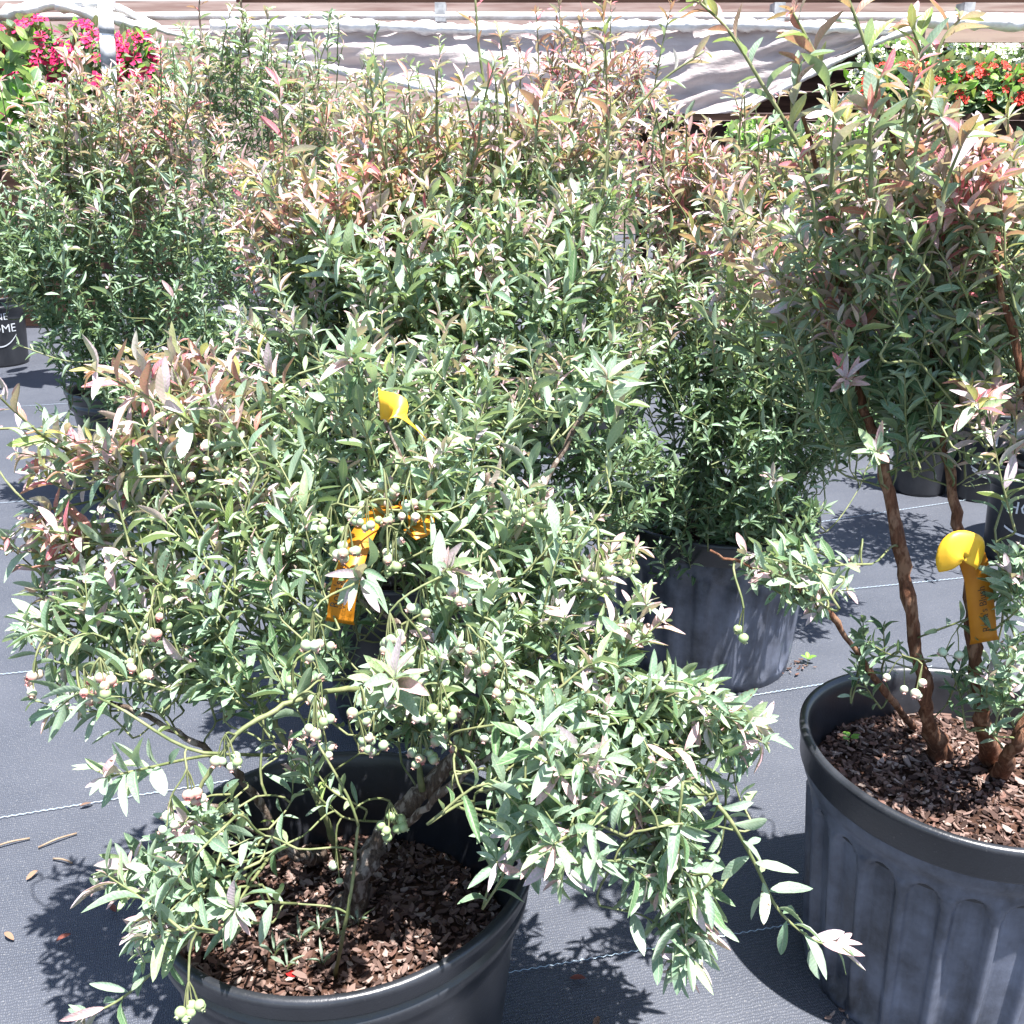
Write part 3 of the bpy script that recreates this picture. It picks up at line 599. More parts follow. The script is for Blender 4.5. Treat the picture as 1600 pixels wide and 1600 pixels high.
# --- the upright bush in the middle
B = Bush((-.19, 1.86, .29), 'tall dense blueberry bush in the centre, rising behind the low spreading bush', leaf=.036, wide=.225, fine=False, spacing=.0085, twl=(.09, .20), seed=2)
for (a, b_, c_, d_, r) in ((640, 600, 560, 1.75, .008), (660, 720, 760, 1.85, .009), (620, 520, 430, 1.8, .007), (670, 830, 900, 1.85, .007), (650, 680, 660, 2.0, .008)):
    B.stem([PZ(a, 915, .30), P((a+b_)/2, 780, 1.84), P(b_, 620, (1.84+d_)/2), P((b_+c_)/2, 470, d_), P(c_, 300, d_)], r, .0025)
B.grow([
    (560, 420, 1.72, 180, 150, .2, 100, 'mid'), (760, 400, 1.72, 160, 150, .2, 100, 'mid'), (690, 600, 1.75, 210, 140, .22, 110, 'green'), (620, 225, 1.82, 210, 75, .18, 74, 'pink'), (870, 560, 1.7, 120, 150, .18, 80, 'green'),
    (910, 340, 1.8, 120, 130, .2, 74, 'mid'), (460, 690, 1.75, 120, 90, .18, 34, 'green'), (800, 800, 1.72, 170, 110, .18, 70, 'green'), (510, 800, 1.78, 110, 90, .15, 26, 'green'), (420, 330, 1.75, 80, 100, .15, 40, 'pink'), (560, 310, 1.7, 120, 70, .15, 40, 'olive'),
    (900, 200, 1.85, 110, 70, .15, 40, 'pink'), (980, 740, 1.75, 70, 120, .15, 36, 'green'), (480, 1000, 1.6, 60, 70, .1, 14, 'green'), (880, 930, 1.7, 90, 60, .1, 18, 'green'), (440, 520, 1.75, 80, 90, .15, 34, 'green'), (980, 480, 1.8, 70, 120, .15, 40, 'mid')])
B.grow([(640, 640, 1.5, 220, 110, .06, 44, 'mid', 1.1), (430, 560, 1.6, 90, 120, .08, 26, 'mid'), (600, 480, 1.52, 200, 170, .06, 26, GL, 1.3), (820, 480, 1.52, 180, 170, .06, 24, GL, 1.25), (560, 300, 1.6, 160, 70, .08, 14, 'pink', 1.3)])
B.sprout(30, 400, 1000, 190, 300, 1.75, 120, 'pink', 1.15)
B.shoot([P(790, 330, 1.8), P(770, 200, 1.8), P(750, 90, 1.8), P(742, -10, 1.8)], 'olive', .0032, .0018, 1.1, 3, .0, spacing=.026)
B.shoot([P(860, 420, 1.75), P(930, 260, 1.75), P(1020, 140, 1.75), P(1100, 80, 1.75)], 'pink', .003, .0016, 1.2, 4, .0, spacing=.022)
B.shoot([P(620, 330, 1.7), P(600, 240, 1.68), P(585, 160, 1.68), P(575, 120, 1.68)], GL, .0028, .0014, 1.35, 5, .1, spacing=.018)
B.shoot([P(940, 330, 1.7), P(950, 230, 1.7), P(955, 150, 1.7)], 'pink', .0028, .0014, 1.3, 5, .1, spacing=.018)

# --- the pink topped bush
C = Bush((.42, 2.06, .30), 'broad blueberry bush with pink shoot tips in the ribbed pot', leaf=.035, wide=.225, fine=False, spacing=.0085, twl=(.09, .20), seed=3)
for (a, c_, d_, r) in ((1180, 1060, 2.0, .008), (1190, 1180, 2.1, .009), (1200, 1290, 2.05, .008), (1210, 1400, 2.1, .007), (1170, 1010, 2.1, .006)):
    C.stem([PZ(a, 825, .31), P(a+(c_-a)*.3, 720, 2.05), P(a+(c_-a)*.6, 560, d_), P(c_, 330, d_)], r, .0025)
C.grow([
    (1180, 290, 2.05, 190, 90, .22, 110, 'pink'), (1080, 480, 1.95, 130, 120, .22, 84, 'mid'), (1250, 470, 2.0, 200, 130, .22, 124, 'pink'), (1150, 680, 1.92, 190, 120, .2, 110, 'green'), (1310, 620, 1.98, 150, 110, .2, 74, 'green'),
    (1430, 430, 2.1, 150, 130, .2, 90, 'mid'), (1050, 250, 2.1, 100, 70, .15, 40, 'red'), (1040, 830, 1.92, 90, 70, .15, 44, 'green'), (1200, 815, 1.86, 110, 55, .1, 34, 'green'), (1420, 300, 2.15, 140, 80, .2, 60, 'pink'), (1190, 560, 1.85, 210, 90, .12, 60, 'green')])

C.sprout(34, 1000, 1480, 230, 330, 2.0, 100, 'pink', 1.15); C.sprout(14, 1020, 1450, 380, 520, 1.8, 80, 'mid', 1.1)
# --- the tall open bush at the right
Dd = Bush((.59, 1.15, .29), 'tall open blueberry bush with bare red brown trunks in the fluted pot', leaf=.033, wide=.28, seed=4, barkmat='bark_red', spacing=.0098, twl=(.065, .14))
Dd.stem([PZ(1470, 1185, .29), P(1450, 1120, 1.15), P(1432, 1020, 1.15), P(1412, 880, 1.16), P(1375, 720, 1.18), P(1345, 620, 1.2), P(1320, 480, 1.22), P(1290, 330, 1.22), P(1250, 170, 1.2)], .0105, .0022, name='trunk', jitter=.2, n=11)
Dd.stem([PZ(1555, 1195, .29), P(1535, 1120, 1.12), P(1524, 1010, 1.12), P(1512, 900, 1.13), P(1490, 780, 1.15), P(1472, 650, 1.18), P(1440, 480, 1.2), P(1410, 300, 1.2), P(1385, 150, 1.18)], .0095, .0022, name='trunk', jitter=.2, n=11)
Dd.stem([PZ(1560, 1215, .29), P(1585, 1165, 1.08), P(1625, 1090, 1.08), P(1650, 900, 1.1), P(1600, 600, 1.12), P(1540, 350, 1.12), P(1530, 230, 1.12)], .009, .002, name='trunk', jitter=.2, n=11)
Dd.stem([PZ(1430, 1140, .29), P(1390, 1090, 1.16), P(1340, 1020, 1.14), P(1290, 950, 1.12), P(1240, 915, 1.08), P(1180, 890, 1.05), P(1110, 860, 1.03)], .005, .0014)
Dd.grow([
    (1180, 360, 1.4, 110, 90, .1, 22, 'pink'), (1160, 470, 1.4, 110, 90, .1, 16, 'mid'), (1400, 330, 1.2, 170, 110, .12, 40, 'pink'), (1380, 360, 1.15, 170, 120, .1, 30, 'mid'), (1510, 270, 1.15, 90, 80, .1, 44, 'red'), (1300, 430, 1.25, 130, 110, .12, 50, 'pink'), (1500, 460, 1.18, 120, 100, .1, 54, 'mid'), (1330, 570, 1.24, 110, 70, .1, 28, 'green'),
    (1440, 570, 1.2, 100, 60, .1, 24, 'green'), (1540, 610, 1.1, 60, 25, .05, 7, 'pink', 1.1), (1590, 880, 1.06, 30, 60, .05, 8, GL), (1590, 1030, 1.08, 40, 50, .06, 7, GL, .8), (1330, 1000, 1.14, 80, 50, .06, 6, 'green', .8), (1470, 1040, 1.13, 40, 40, .05, 3, 'green', .75),
    (1720, 330, 1.12, 90, 120, .1, 24, 'pink'), (1720, 560, 1.08, 80, 90, .1, 16, 'mid'), (1570, 1080, 1.06, 50, 50, .05, 7, GL, .8), (1190, 890, 1.05, 80, 30, .04, 13, GL, .9, (-.6, -.3, .1)), (1290, 935, 1.07, 40, 25, .03, 6, GL, .8, (.5, -.5, .1))])  # the two rightmost blobs are unseen twigs, added to shade the pot's soil
Dd.sprout(24, 1230, 1590, 230, 400, 1.15, 130, 'pink', 1.15, .012)
for pts, md in (([(1345, 330), (1320, 220), (1285, 110), (1240, 20)], 'olive'), ([(1410, 330), (1385, 210), (1365, 110), (1330, 10), (1310, -30)], 'olive'), ([(1300, 330), (1250, 230), (1190, 130), (1140, 50), (1095, 5)], 'olive'),
                ([(1460, 260), (1455, 180), (1440, 90), (1425, 40)], 'olive'), ([(1420, 200), (1450, 120), (1475, 60), (1500, 30)], 'pink'), ([(1520, 330), (1530, 260), (1535, 210)], 'red'), ([(1470, 330), (1480, 250), (1470, 190)], 'red')):
    Dd.shoot([P(x_, y_, 1.17) for x_, y_ in pts], md, .0026, .0013, 1.2, 6, .0, spacing=.0098)
for (x_, y_, Y_) in ((1370, 705, 1.10), (1322, 592, 1.12), (1525, 630, 1.05), (1210, 750, 1.1)):
    Dd.shoot([P(x_+8, y_+50, Y_+.05), P(x_+3, y_+20, Y_+.01), P(x_, y_, Y_-.01)], GL if y_ > 650 else 'pink', .002, .001, 1.05, 7, .6)
for q in ((1408, 1060, 1.08, 2, 1), (1438, 1075, 1.05, 3, 1), (1492, 1020, 1.08, 2, 1), (1345, 880, 1.1, 2, 0), (1160, 990, 1.0, 3, 3)): Dd.cluster(*q)

# --- bushes behind
E_ = Bush((float(potE.location.x), 3.7, .3), 'dense blueberry bush with a dark upright shoot, between the left bush and the centre', leaf=.041, wide=.225, fine=False, spacing=.0115, seed=5)
for a, c_ in ((415, 340), (425, 430), (430, 500)): E_.stem([PZ(a, 545, .3), P(a, 450, 3.65), P((a+c_)/2, 330, 3.6), P(c_, 170, 3.6)], .009, .003)
E_.grow([(390, 140, 3.55, 140, 90, .25, 100, 'mid'), (430, 290, 3.45, 120, 100, .25, 80, 'mid'), (340, 380, 3.4, 100, 100, .2, 60, 'green'), (510, 180, 3.6, 90, 80, .2, 50, 'pink'), (300, 80, 3.6, 70, 50, .2, 30, 'mid'), (330, 500, 3.3, 110, 50, .15, 20, 'green'), (470, 440, 3.4, 60, 60, .15, 14, 'green')])
E_.sprout(30, 250, 540, 90, 200, 3.45, 85, 'mid', 1.15)
E_.shoot([P(430, 240, 3.5), P(405, 150, 3.5), P(385, 60, 3.5), P(375, -5, 3.5)], 'green', .006, .003, .9, 4, 0, spacing=.012)
E_.shoot([P(330, 200, 3.5), P(320, 110, 3.5), P(312, 30, 3.5), P(312, -5, 3.5)], 'olive', .005, .002, 1.1, 4, 0, spacing=.028)
Gg = Bush((float(potG.location.x), 3.2, .3), 'dense silvery blueberry bush with pale pink tips at the far left', leaf=.041, wide=.225, fine=False, spacing=.011, seed=6)
for a, c_ in ((200, 80), (205, 170), (215, 270), (200, 30)): Gg.stem([PZ(a, 640, .3), P(a, 530, 3.15), P((a+c_)/2, 400, 3.1), P(c_, 230, 3.05)], .009, .003)
Gg.grow([(110, 270, 3.0, 130, 120, .3, 130, 'mid'), (250, 220, 3.05, 130, 110, .28, 110, 'pink'), (200, 430, 2.95, 190, 110, .28, 140, 'green'), (60, 400, 2.85, 60, 80, .2, 40, 'green'), (-5, 390, 2.95, 45, 80, .1, 34, 'green'), (120, 520, 2.8, 80, 50, .1, 24, 'green'), (150, 160, 3.05, 130, 50, .2, 40, 'pink'), (170, 590, 2.85, 90, 60, .15, 26, 'green'), (330, 520, 2.9, 110, 70, .2, 50, 'green'), (250, 590, 2.8, 110, 50, .15, 34, 'green'), (60, 260, 3.0, 60, 60, .2, 20, 'pink'), (310, 330, 2.95, 80, 90, .2, 24, 'mid')])
Gg.sprout(34, 10, 330, 160, 290, 2.9, 95, 'pink', 1.15); Gg.sprout(14, 20, 330, 330, 520, 2.65, 60, GL, 1.15)
Gg.shoot([P(110, 300, 2.95), P(100, 180, 2.95), P(112, 100, 2.95), P(122, 60, 2.95)], 'pink', .004, .002, 1.25, 4, 0, spacing=.024)
Gg.shoot([P(215, 310, 2.9), P(212, 220, 2.9), P(208, 140, 2.9)], 'pink', .004, .002, 1.15, 4, 0, spacing=.022)
Gg.shoot([P(180, 560, 2.8), P(110, 565, 2.72), P(30, 540, 2.7)], GL, .003, .0015, 1.0, 4, .2, spacing=.02)
Gg.shoot([P(190, 680, 2.75), P(110, 665, 2.68), P(60, 640, 2.66)], 'green', .003, .0015, 1.0, 4, .1, spacing=.02)
def back_bush(px, Y, label, blobs, shoots=(), stems=3, leaf=.042, mode2='mid', group='blueberry bushes in black pots', cat='bush', name='blueberry_bush', parts=160, seed=9, wide=.24, potlabel=None, pot=(.19, .15, .31), spacing=.015):
    p0 = P(px, 500, Y)
    make_pot(p0[0], Y, *pot, pot[2]-.04, potlabel or 'black pot hidden under '+label, 'smooth', M['pot_black'], 0, 0, seed=seed)
    b = Bush((p0[0], Y, pot[2]-.03), label, leaf=leaf, wide=wide, fine=False, seed=seed, spacing=spacing, group=group, cat=cat, parts=parts, name=name)
    for i in range(stems):
        bl = blobs[i % len(blobs)]; t = P(bl[0]+random.uniform(-.4, .4)*bl[3], bl[1], bl[2]); q = np.array([p0[0], Y, pot[2]-.03]); b.stem([q, q+(t-q)*np.array([.25, .25, .45]), q+(t-q)*np.array([.65, .65, .8]), t], .007, .0025)
    b.grow(blobs)
    for pts, md in shoots: b.shoot(pts, md, .003, .0015, 1.1, 5, 0, spacing=.014)
    if name == 'blueberry_bush': b.sprout(16, blobs[0][0]-90, blobs[0][0]+150, blobs[0][1]-40, blobs[0][1]+60, blobs[0][2]-.1, 80, blobs[0][7], 1.1, .016)
    return b
back_bush(620, 4.3, 'pale blueberry bush behind the centre bush, before the plastic sheet', [(600, 190, 4.2, 120, 65, .3, 80, 'mid'), (520, 160, 4.2, 80, 70, .3, 40, 'pink'), (700, 210, 4.2, 90, 70, .3, 50, 'mid'), (780, 230, 4.2, 70, 60, .3, 30, 'pink')],
          [([P(470, 200, 4.2), P(463, 110, 4.2), P(460, 40, 4.2)], 'green'), ([P(515, 180, 4.2), P(512, 90, 4.2), P(514, 22, 4.2)], 'green'), ([P(578, 180, 4.2), P(580, 110, 4.2), P(590, 40, 4.2)], 'green'), ([P(690, 220, 4.2), P(690, 140, 4.2), P(686, 62, 4.2)], 'mid')], seed=11)
back_bush(930, 3.6, 'red tipped blueberry bush behind the centre, before the plastic sheet', [(890, 120, 3.6, 60, 80, .2, 40, 'red'), (990, 120, 3.6, 70, 70, .2, 44, 'red'), (930, 210, 3.6, 120, 70, .25, 64, 'red')],
          [([P(840, 230, 3.5), P(842, 110, 3.5), P(838, 20, 3.5)], 'red'), ([P(880, 200, 3.5), P(878, 80, 3.5), P(872, -10, 3.5)], 'red'), ([P(940, 180, 3.5), P(945, 70, 3.5), P(940, -5, 3.5)], 'olive'), ([P(1020, 150, 3.5), P(1035, 70, 3.5), P(1050, 5, 3.5)], 'olive')], seed=12)
back_bush(1740, 2.6, 'leafy blueberry bush at the right edge behind the tall open one', [(1540, 420, 2.6, 90, 90, .25, 44, 'mid'), (1590, 560, 2.5, 60, 80, .2, 24, 'mid'), (1470, 520, 2.6, 70, 70, .2, 22, 'green'), (1570, 300, 2.6, 70, 60, .2, 22, 'pink')], seed=13)
for i, (px, py, Y, rx, ry, lab) in enumerate(((1180, 205, 5.0, 60, 20, 'bright green leafy plant beneath the sagging plastic sheet'), (1330, 205, 4.9, 100, 28, 'bright green leafy plant before the right flower bench'), (1600, 300, 3.6, 50, 90, 'bright green shrub at the right edge under the red flowers'))):
    back_bush(px, Y, lab, [(px, py, Y, rx, ry, .25, 26 if i < 2 else 50, 'bright')], leaf=.075, wide=.42, group='bright green plants', cat='plant', name='leafy_plant', parts=60, seed=20+i, spacing=.03, pot=(.17, .13, .6 if i < 2 else .4))
back_bush(-110, 4.4, 'broad leaved bright green plant below the magenta flowers', [(30, 160, 4.4, 40, 50, .1, 7, 'bright', 1.3), (10, 90, 4.4, 40, 30, .1, 2, 'bright', 1.2)], leaf=.13, wide=.46, group='bright green plants', cat='plant', name='leafy_plant', parts=60, seed=24, spacing=.05, pot=(.15, .12, .35))

# --- small printed pots standing behind
def small_pot(px, py, Y, R, H, label, texts, arcs, seed, blobs, blabel):
    p0 = P(px, py, Y); z0 = 0.0; cx, cy = p0[0], Y
    e = make_pot(cx, cy, R, R*.80, H, H-.03, label, 'smooth', M['pot_black'], 0, 30, group='small printed pots', seed=seed)
    for s_, size, z_, a in texts: wrap_text(e, cx, cy, R, R*.8, H, s_, size, z_, a)
    for zc, a, half, sag in arcs: wrap_arc(e, cx, cy, R, R*.8, H, zc, a, half, sag)
    if blobs:
        b = Bush((cx, cy, H-.025), blabel, leaf=.036, wide=.29, fine=False, seed=seed, spacing=.014, group='young blueberry plants in small pots', cat='plant', parts=120)
        for k in (-1, 1): b.stem([(cx+.01*k, cy, H-.025), (cx+.02*k, cy, H+.12), (cx+.04*k, cy, H+.3)], .004, .002)
        b.grow(blobs)
small_pot(1528, 760, 3.1, .105, .28, 'small black pot with white lettering reading M and edible', [('M', .052, .185, -.25), ('edible', .050, .125, .0)], [(.115, .0, .75, .022), (.105, .0, .7, .022)], 31, [(1530, 560, 3.1, 60, 40, .1, 16, 'mid')], 'young plant growing in the small pot lettered edible')
small_pot(1436, 745, 3.15, .10, .26, 'plain small black pot between the two bare trunks', [], [], 32, [(1430, 560, 3.15, 60, 30, .1, 12, 'green')], 'young plant in the plain small pot between the trunks')
small_pot(1345, 690, 3.6, .105, .27, 'small black pot with a white printed frame behind the left bare trunk', [('HOME', .045, .17, .1)], [(.15, .1, .7, .015)], 33, [(1350, 500, 3.6, 50, 40, .1, 10, 'green')], 'young plant in the small pot printed with a frame')
small_pot(1592, 850, 2.6, .105, .27, 'small black pot lettered HOME at the right edge', [('HOME', .048, .15, -.25)], [(.11, -.25, .7, .018)], 34, [(1592, 700, 2.6, 50, 40, .1, 8, 'mid')], 'young plant in the small pot at the right edge')
small_pot(0, 545, 5.0, .15, .33, 'dark pot with white lettering HOME at the left edge', [('LINE', .045, .225, .55), ('HOME', .055, .165, .55)], [(.15, .5, .6, .05), (.275, .5, .4, -.03)], 35, [(-20, 400, 5.0, 60, 50, .1, 14, 'green')], 'bush in the lettered pot at the left edge')
print('leaves', sum(len(b.L) for b in BUSHES)); finish_bushes()

# ------------------------------------------------------------------ flowers on the benches
def flower_mesh(c, eye):
    V, F, C = [(0, 0, 0)], [], [eye]
    for k in range(5):
        a = k*2*math.pi/5; n = len(V)
        for da, r, z in ((-.35, .55, .12), (-.45, .9, .1), (0, 1.05, .02), (.45, .9, .14), (.35, .55, .08)): V.append((math.cos(a+da)*r, math.sin(a+da)*r, z)); C.append(c)
        F += [(0, n, n+1, n+2), (0, n+2, n+3, n+4)]
    return tint_mesh('flower', V, F, np.array(C), M['petal'])
def flower_plant(x, y, z, rx, rz, color, eye, label, group, seed, nf=30, leafc='bright', fr=.030, front=True):
    rs = np.random.default_rng(seed); e = empty('bedding_plant', (x, y, z), label=label, cat='flowers', group=group)
    n = 420; q = rs.normal(size=(n, 3)); q /= np.linalg.norm(q, axis=1)[:, None]; q[:, 2] = abs(q[:, 2]); q *= (.55+.45*rs.random(n)[:, None]); pos = q*np.array([rx, rx*.9, rz])+np.array([x, y, z+.02])
    d = q+rs.normal(0, .5, (n, 3)); d /= np.linalg.norm(d, axis=1)[:, None]; nr = q+np.array([0, 0, .8])+rs.normal(0, .3, (n, 3)); nr -= d*(nr*d).sum(1)[:, None]; nr /= np.linalg.norm(nr, axis=1)[:, None]
    L = dict(pos=pos, d=d, n=nr, x=np.cross(d, nr), len=rs.uniform(.05, .09, n), w=rs.uniform(.03, .05, n), tint=rs.choice([11, 1, 4, 13, 0], n), shape=rs.integers(0, 6, n))
    link('foliage', leaves_mesh('foliage', L, np.arange(n), T_LOW, (x, y, z), M['leaf']), e, kind='stuff')
    for i in range(nf):
        v = rs.normal(size=3); v[2] = abs(v[2])+.2; v[1] = -abs(v[1]) if rs.random() < .75 else v[1]; v /= np.linalg.norm(v); o = link('flower', FLOWER[color], e)
        dirv = Vector(v)+Vector((0, -.5, .3)); mt = Matrix.Translation(Vector(v*np.array([rx, rx*.9, rz])*1.04+np.array([0, 0, .02]))) @ dirv.to_track_quat('Z', 'Y').to_matrix().to_4x4() @ Matrix.Rotation(rs.uniform(0, 6), 4, 'Z') @ Matrix.Scale(fr*rs.uniform(.75, 1.2), 4)
        o.matrix_local = mt
FLOWER = dict(magenta=flower_mesh((.62, .012, .11), (.35, .01, .05)), red=flower_mesh((.62, .035, .02), (.45, .02, .01)), white=flower_mesh((.80, .80, .70), (.45, .55, .15)), pink=flower_mesh((.70, .06, .12), (.5, .02, .05)))
for i, (px, py, Y) in enumerate(((-20, 105, 6.0), (62, 110, 6.05), (140, 115, 6.0), (215, 122, 6.1))):
    p0 = P(px, py, Y); flower_plant(p0[0], Y, 1.18, .20, .42-.03*i, 'magenta', 0, ('magenta flowering bedding plant at the left edge of its bench', 'magenta bedding plant second from the left edge', 'magenta bedding plant just left of the white post', 'magenta bedding plant just right of the white post')[i], 'magenta flowers on the left bench', 70+i, 48, fr=.036)
WORD = ('nearest the sagging sheet', 'second from the sagging sheet', 'in the middle of the row', 'second from the right edge', 'at the right edge')
for i in range(5):
    px = 1395+72*i; Y = 6.05; p0 = P(px, 150, Y)
    flower_plant(p0[0], Y, 1.13, .20, .235, 'red', 0, 'red flowering bedding plant, ' + WORD[i], 'red flowers on the right bench', 80+i, 40, fr=.026)
    px = 1385+72*i; p0 = P(px, 90, 6.75); flower_plant(p0[0], 6.75, 1.13, .21, .40, 'white', 0, 'white flowering bedding plant behind the red ones, ' + WORD[i], 'white flowers on the right bench', 90+i, 60, fr=.032)

# ------------------------------------------------------------------ plant tags
def tag_strip(pts, width, wdir, name, mat, label, group='orange loop plant tags', texts=(), tpos=None, notch=True):
    c = spline(pts, 6); e = empty('plant_tag', tuple(c[0]), label=label, cat='plant tag', group=group); V, F = [], []; n = len(c)
    tg = np.gradient(c, axis=0); wd = unit(wdir)
    for i in range(n):
        w_ = unit(wd-unit(tg[i])*np.dot(wd, unit(tg[i]))); nr = unit(np.cross(w_, tg[i])); ww = width*(1.12 if i == 0 and notch else 1)
        for s_ in (-.5, .5):
            for t_ in (-.0005, .0005): V.append(c[i]+w_*s_*ww+nr*t_)
    for i in range(n-1):
        a, b = 4*i, 4*i+4; F += [(a, b, b+2, a+2), (a+1, a+3, b+3, b+1), (a, a+1, b+1, b), (a+2, b+2, b+3, a+3)]
    F += [(0, 2, 3, 1), (4*n-4, 4*n-3, 4*n-1, 4*n-2)]; mesh('strip', V, F, mat, e); return e
def tag_text(e, s, size, o, xd, yd, off):
    V, F = text_verts(s, size); xd = unit(xd); yd = unit(yd-xd*np.dot(yd, xd)); n = np.cross(xd, yd); n = n if n[1] < 0 else -n
    mesh('printed_text', [o+xd*v[0]+yd*(v[1]+off)+n*.0022 for v in V], F, M['ink'], e, False)
Yt = 1.0
e = tag_strip([P(531, 973, Yt), P(536, 930, Yt), P(546, 890, Yt+.01), P(562, 845, Yt+.04), P(588, 805, Yt+.09), P(622, 788, Yt+.12), P(652, 800, Yt+.10), P(658, 826, Yt+.07), P(640, 836, Yt+.06)], (46*.0285/46), (1, -.05, .12), 'tag', M['tag'], 'orange printed plant tag hanging before the rim of the middle pot')
a, b = P(530, 966, Yt-.003), P(545, 890, Yt-.003); xd = b-a; yd = np.array([-1., 0, 0])
for s_, size, off in (("Rosa's Blush", .0125, .0035), ('Vaccinium', .0085, -.0045), ('Pink', .007, -.0115)): tag_text(e, s_, size, a+unit(xd)*.012, xd, yd, off)
V = []; 
Yt = 1.2
Yt = 1.165
e = tag_strip([P(1538, 1003, 1.10), P(1533, 950, 1.10), P(1527, 900, 1.10), P(1518, 870, 1.095), P(1508, 852, 1.085), P(1500, 850, 1.075)], .030, (1, -.05, .1), 'tag', M['tag'], 'orange plant tag hanging beside the right bare trunk')
c0 = P(1500, 868, 1.07); V = []; F = []; nu, nv = 22, 10
for i in range(nu+1):
    a = math.pi*(-.22+1.44*i/nu)
    for j in range(nv+1):
        b = math.pi*(.03+.60*j/nv); q = math.sin(b); V.append(c0+np.array([math.cos(a)*.030*q*(1-.10*math.cos(2*a))+.0012*math.sin(3*a+j), -.011*math.cos(b)+.004*math.cos(a), math.sin(a)*.030*q+.001*math.cos(4*a+.5*j)]))
for i in range(nu):
    for j in range(nv): q = i*(nv+1)+j; F.append((q, q+1, q+nv+2, q+nv+1))
o_ = mesh('loop', V, F, M['tag_yellow'], e); sm = o_.modifiers.new('thickness', 'SOLIDIFY'); sm.thickness = .0012
a, b = P(1543, 985, 1.097), P(1533, 905, 1.097); tag_text(e, "Rosa's Blush", .012, a, b-a, np.array([-1., 0, 0]), -.002)
for (px, py, Y, w_, lab) in ((628, 655, 1.08, .032, 'bright yellow plant tag caught in leaves above the orange one'), (482, 575, 2.6, .05, 'yellow plant tag low in the leaves left of the centre bush')):
    tag_strip([P(px-35, py-24, Y), P(px-12, py-16, Y-.015), P(px+10, py+2, Y-.02), P(px+28, py+20, Y-.01)], w_, (.6, -.5, -.5), 'tag', M['tag_yellow'], lab, 'yellow plant tags')

# ------------------------------------------------------------------ litter and small weeds
LIT = [(15, 1318, 'pale straw coloured stalk lying near the white seam'), (90, 1313, 'thin tan stalk beside the pale one on the mat'), (60, 1363, 'curled red brown dead leaf on the mat'), (172, 1418, 'brown dead leaf under the lower left branches'),
       (125, 1262, 'tan dead leaf lying on the white seam'), (98, 1345, 'small bent tan stalk near the red brown leaf'), (915, 1532, 'upright brown scrap on the mat between the pots'), (935, 1592, 'orange scrap at the bottom edge between the pots'), (8, 1460, 'tan scrap at the left edge'), (88, 1475, 'pale crumb in the leafy shadow')]
for i, (px, py, lab) in enumerate(LIT):
    p0 = PZ(px, py, .004); stalk = 'stalk' in lab
    if stalk:
        d = unit((1, (.5, .75, 0, 0, 0, -.3)[i], 0))*(.03 if i < 2 else .018); MB().tube(spline([p0-d, p0+np.array([0, 0, .003]), p0+d], 3), .0016, 6).build('dry_stalk', M['dirt'] if False else mat_plain('dry_stalk', (.17, .115, .075), (.24, .175, .12), 40), None, label=lab, cat='stalk', group='plant scraps on the mat')
    else:
        me = tint_mesh('dead_leaf', T_FINE[i % 6][0], T_FINE[i % 6][2], np.array([(.13, .045, .034), (.14, .085, .06), (.19, .12, .08)][i % 3]), M['chip'], True); o = link('dead_leaf', me, None, label=lab, cat='dead leaf', group='plant scraps on the mat')
        o.matrix_world = Matrix.Translation(Vector(p0)+Vector((0, 0, .004))) @ Matrix.Rotation(i*1.3, 4, 'Z') @ Matrix.Diagonal((.009, .022, .02, 1))
me = tint_mesh('fallen_petal', T_FINE[1][0], T_FINE[1][2], np.array((.55, .02, .02)), M['petal'], True); o = link('fallen_petal', me, None, label='bright red fallen petal on the bark of the smooth pot', cat='petal')
o.matrix_world = Matrix.Translation(Vector(PZ(466, 1525, .222))) @ Matrix.Rotation(1.2, 4, 'Z') @ Matrix.Diagonal((.011, .016, .012, 1))
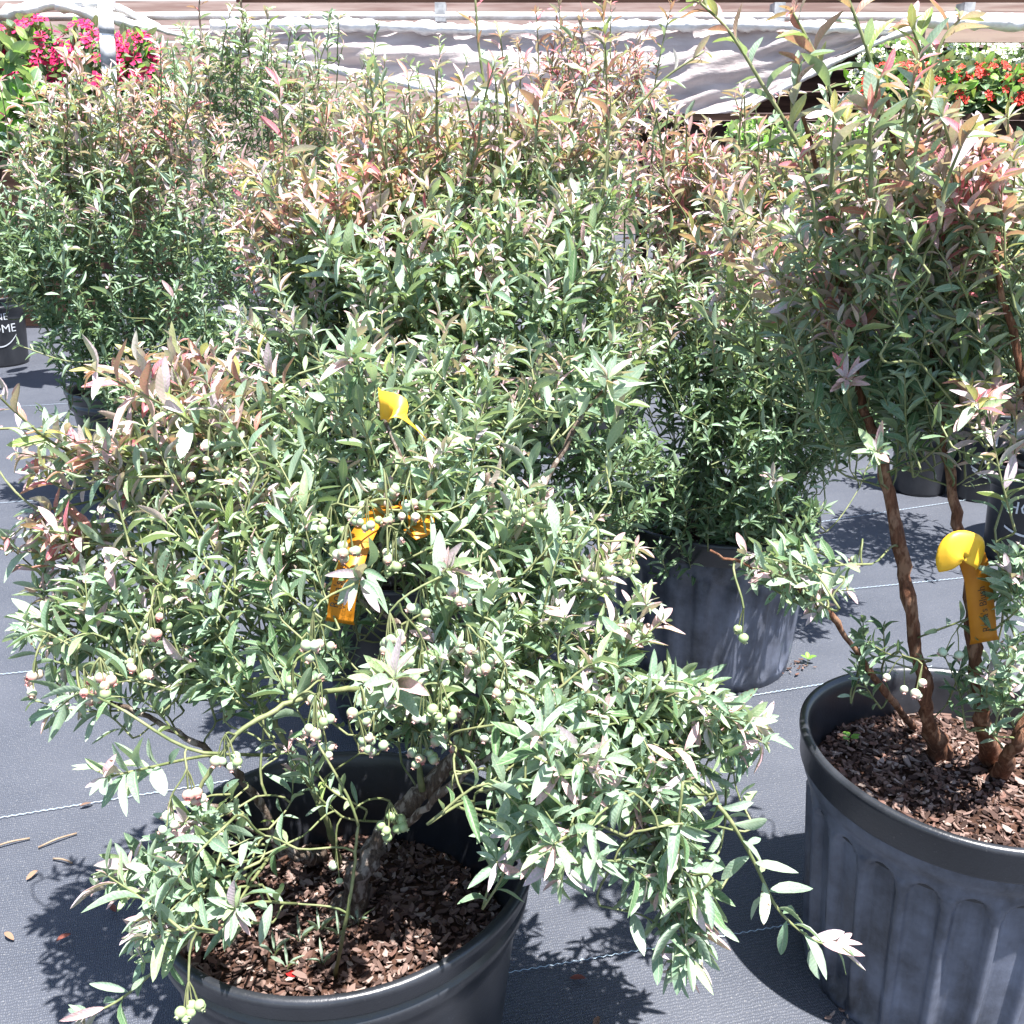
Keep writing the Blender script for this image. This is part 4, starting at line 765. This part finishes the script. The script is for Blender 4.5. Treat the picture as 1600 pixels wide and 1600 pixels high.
def seedling(px, py, z, n, ln, w, tint, label, up, name, cat):
    p0 = PZ(px, py, z); b = Bush(tuple(p0), label, group=None, leaf=ln, wide=w, cat=cat, parts=n, name=name, seed=px)
    for i in range(n):
        a = i*2*math.pi/n+.3*i; d = (math.cos(a), math.sin(a), up); b.addleaf(p0+np.array([math.cos(a), math.sin(a), 0])*.002+np.array([0, 0, .008]), d, (0, 0, 1) if up < 1 else (math.cos(a)*-1, math.sin(a)*-1, .3), ln*random.uniform(.8, 1.1), ln*w, tint)
    b.tubes.append((np.array([p0-np.array([0, 0, .006]), p0+np.array([0, 0, .004]), p0+np.array([0, 0, .009])]), .0007, .0006)); b.nn = 0
n0 = len(BUSHES)
seedling(1326, 1160, .298, 4, .013, .8, 11, 'tiny bright green clover on the bark of the fluted pot', .4, 'clover', 'weed')
for i, (px, py) in enumerate(((470, 1480), (500, 1465), (530, 1470), (430, 1500), (560, 1450), (450, 1520), (505, 1515))):
    seedling(px, py, .214, 4, .028, .12, 3, 'pale narrow leaved seedling in the smooth pot, '+('left of the others behind the red petal', 'in the middle of the back row', 'next to the thin yellow twig', 'leftmost of them', 'rightmost, beyond the thin yellow twig', 'nearest the red petal', 'just right of the red petal')[i], 1.6, 'seedling', 'weed')
    BUSHES[-1].e['group'] = 'narrow seedlings in the smooth pot'
seedling(1262, 1035, .004, 5, .02, .5, 11, 'small green weed growing at the foot of the ribbed pot', .7, 'weed', 'weed')
BUSHES[:] = BUSHES[n0:]; finish_bushes()
for (cx, cy, n, lab) in ((.445, 1.065, 26, 'dirt crumbs spilled at the foot of the fluted pot'), (.60, 1.99, 26, 'dirt crumbs spilled at the foot of the ribbed pot')):
    V, F, C = [], [], []
    for i in range(n):
        mt = Matrix.Translation((cx+random.gauss(0, .02), cy+random.gauss(0, .02), .005)) @ Matrix.Rotation(random.uniform(0, 6), 4, 'Z') @ Matrix.Scale(random.uniform(.004, .011), 4)
        cv, cf = CHIPS[i % 8]; b0 = len(V); V += [tuple(mt @ Vector(v)) for v in cv]; F += [[x_+b0 for x_ in f] for f in cf]; C += [random.choice(CHIPC)]*len(cv)
    link('dirt_crumbs', tint_mesh('dirt_crumbs', V, F, np.array(C), M['chip']), None, label=lab, cat='dirt', kind='stuff')
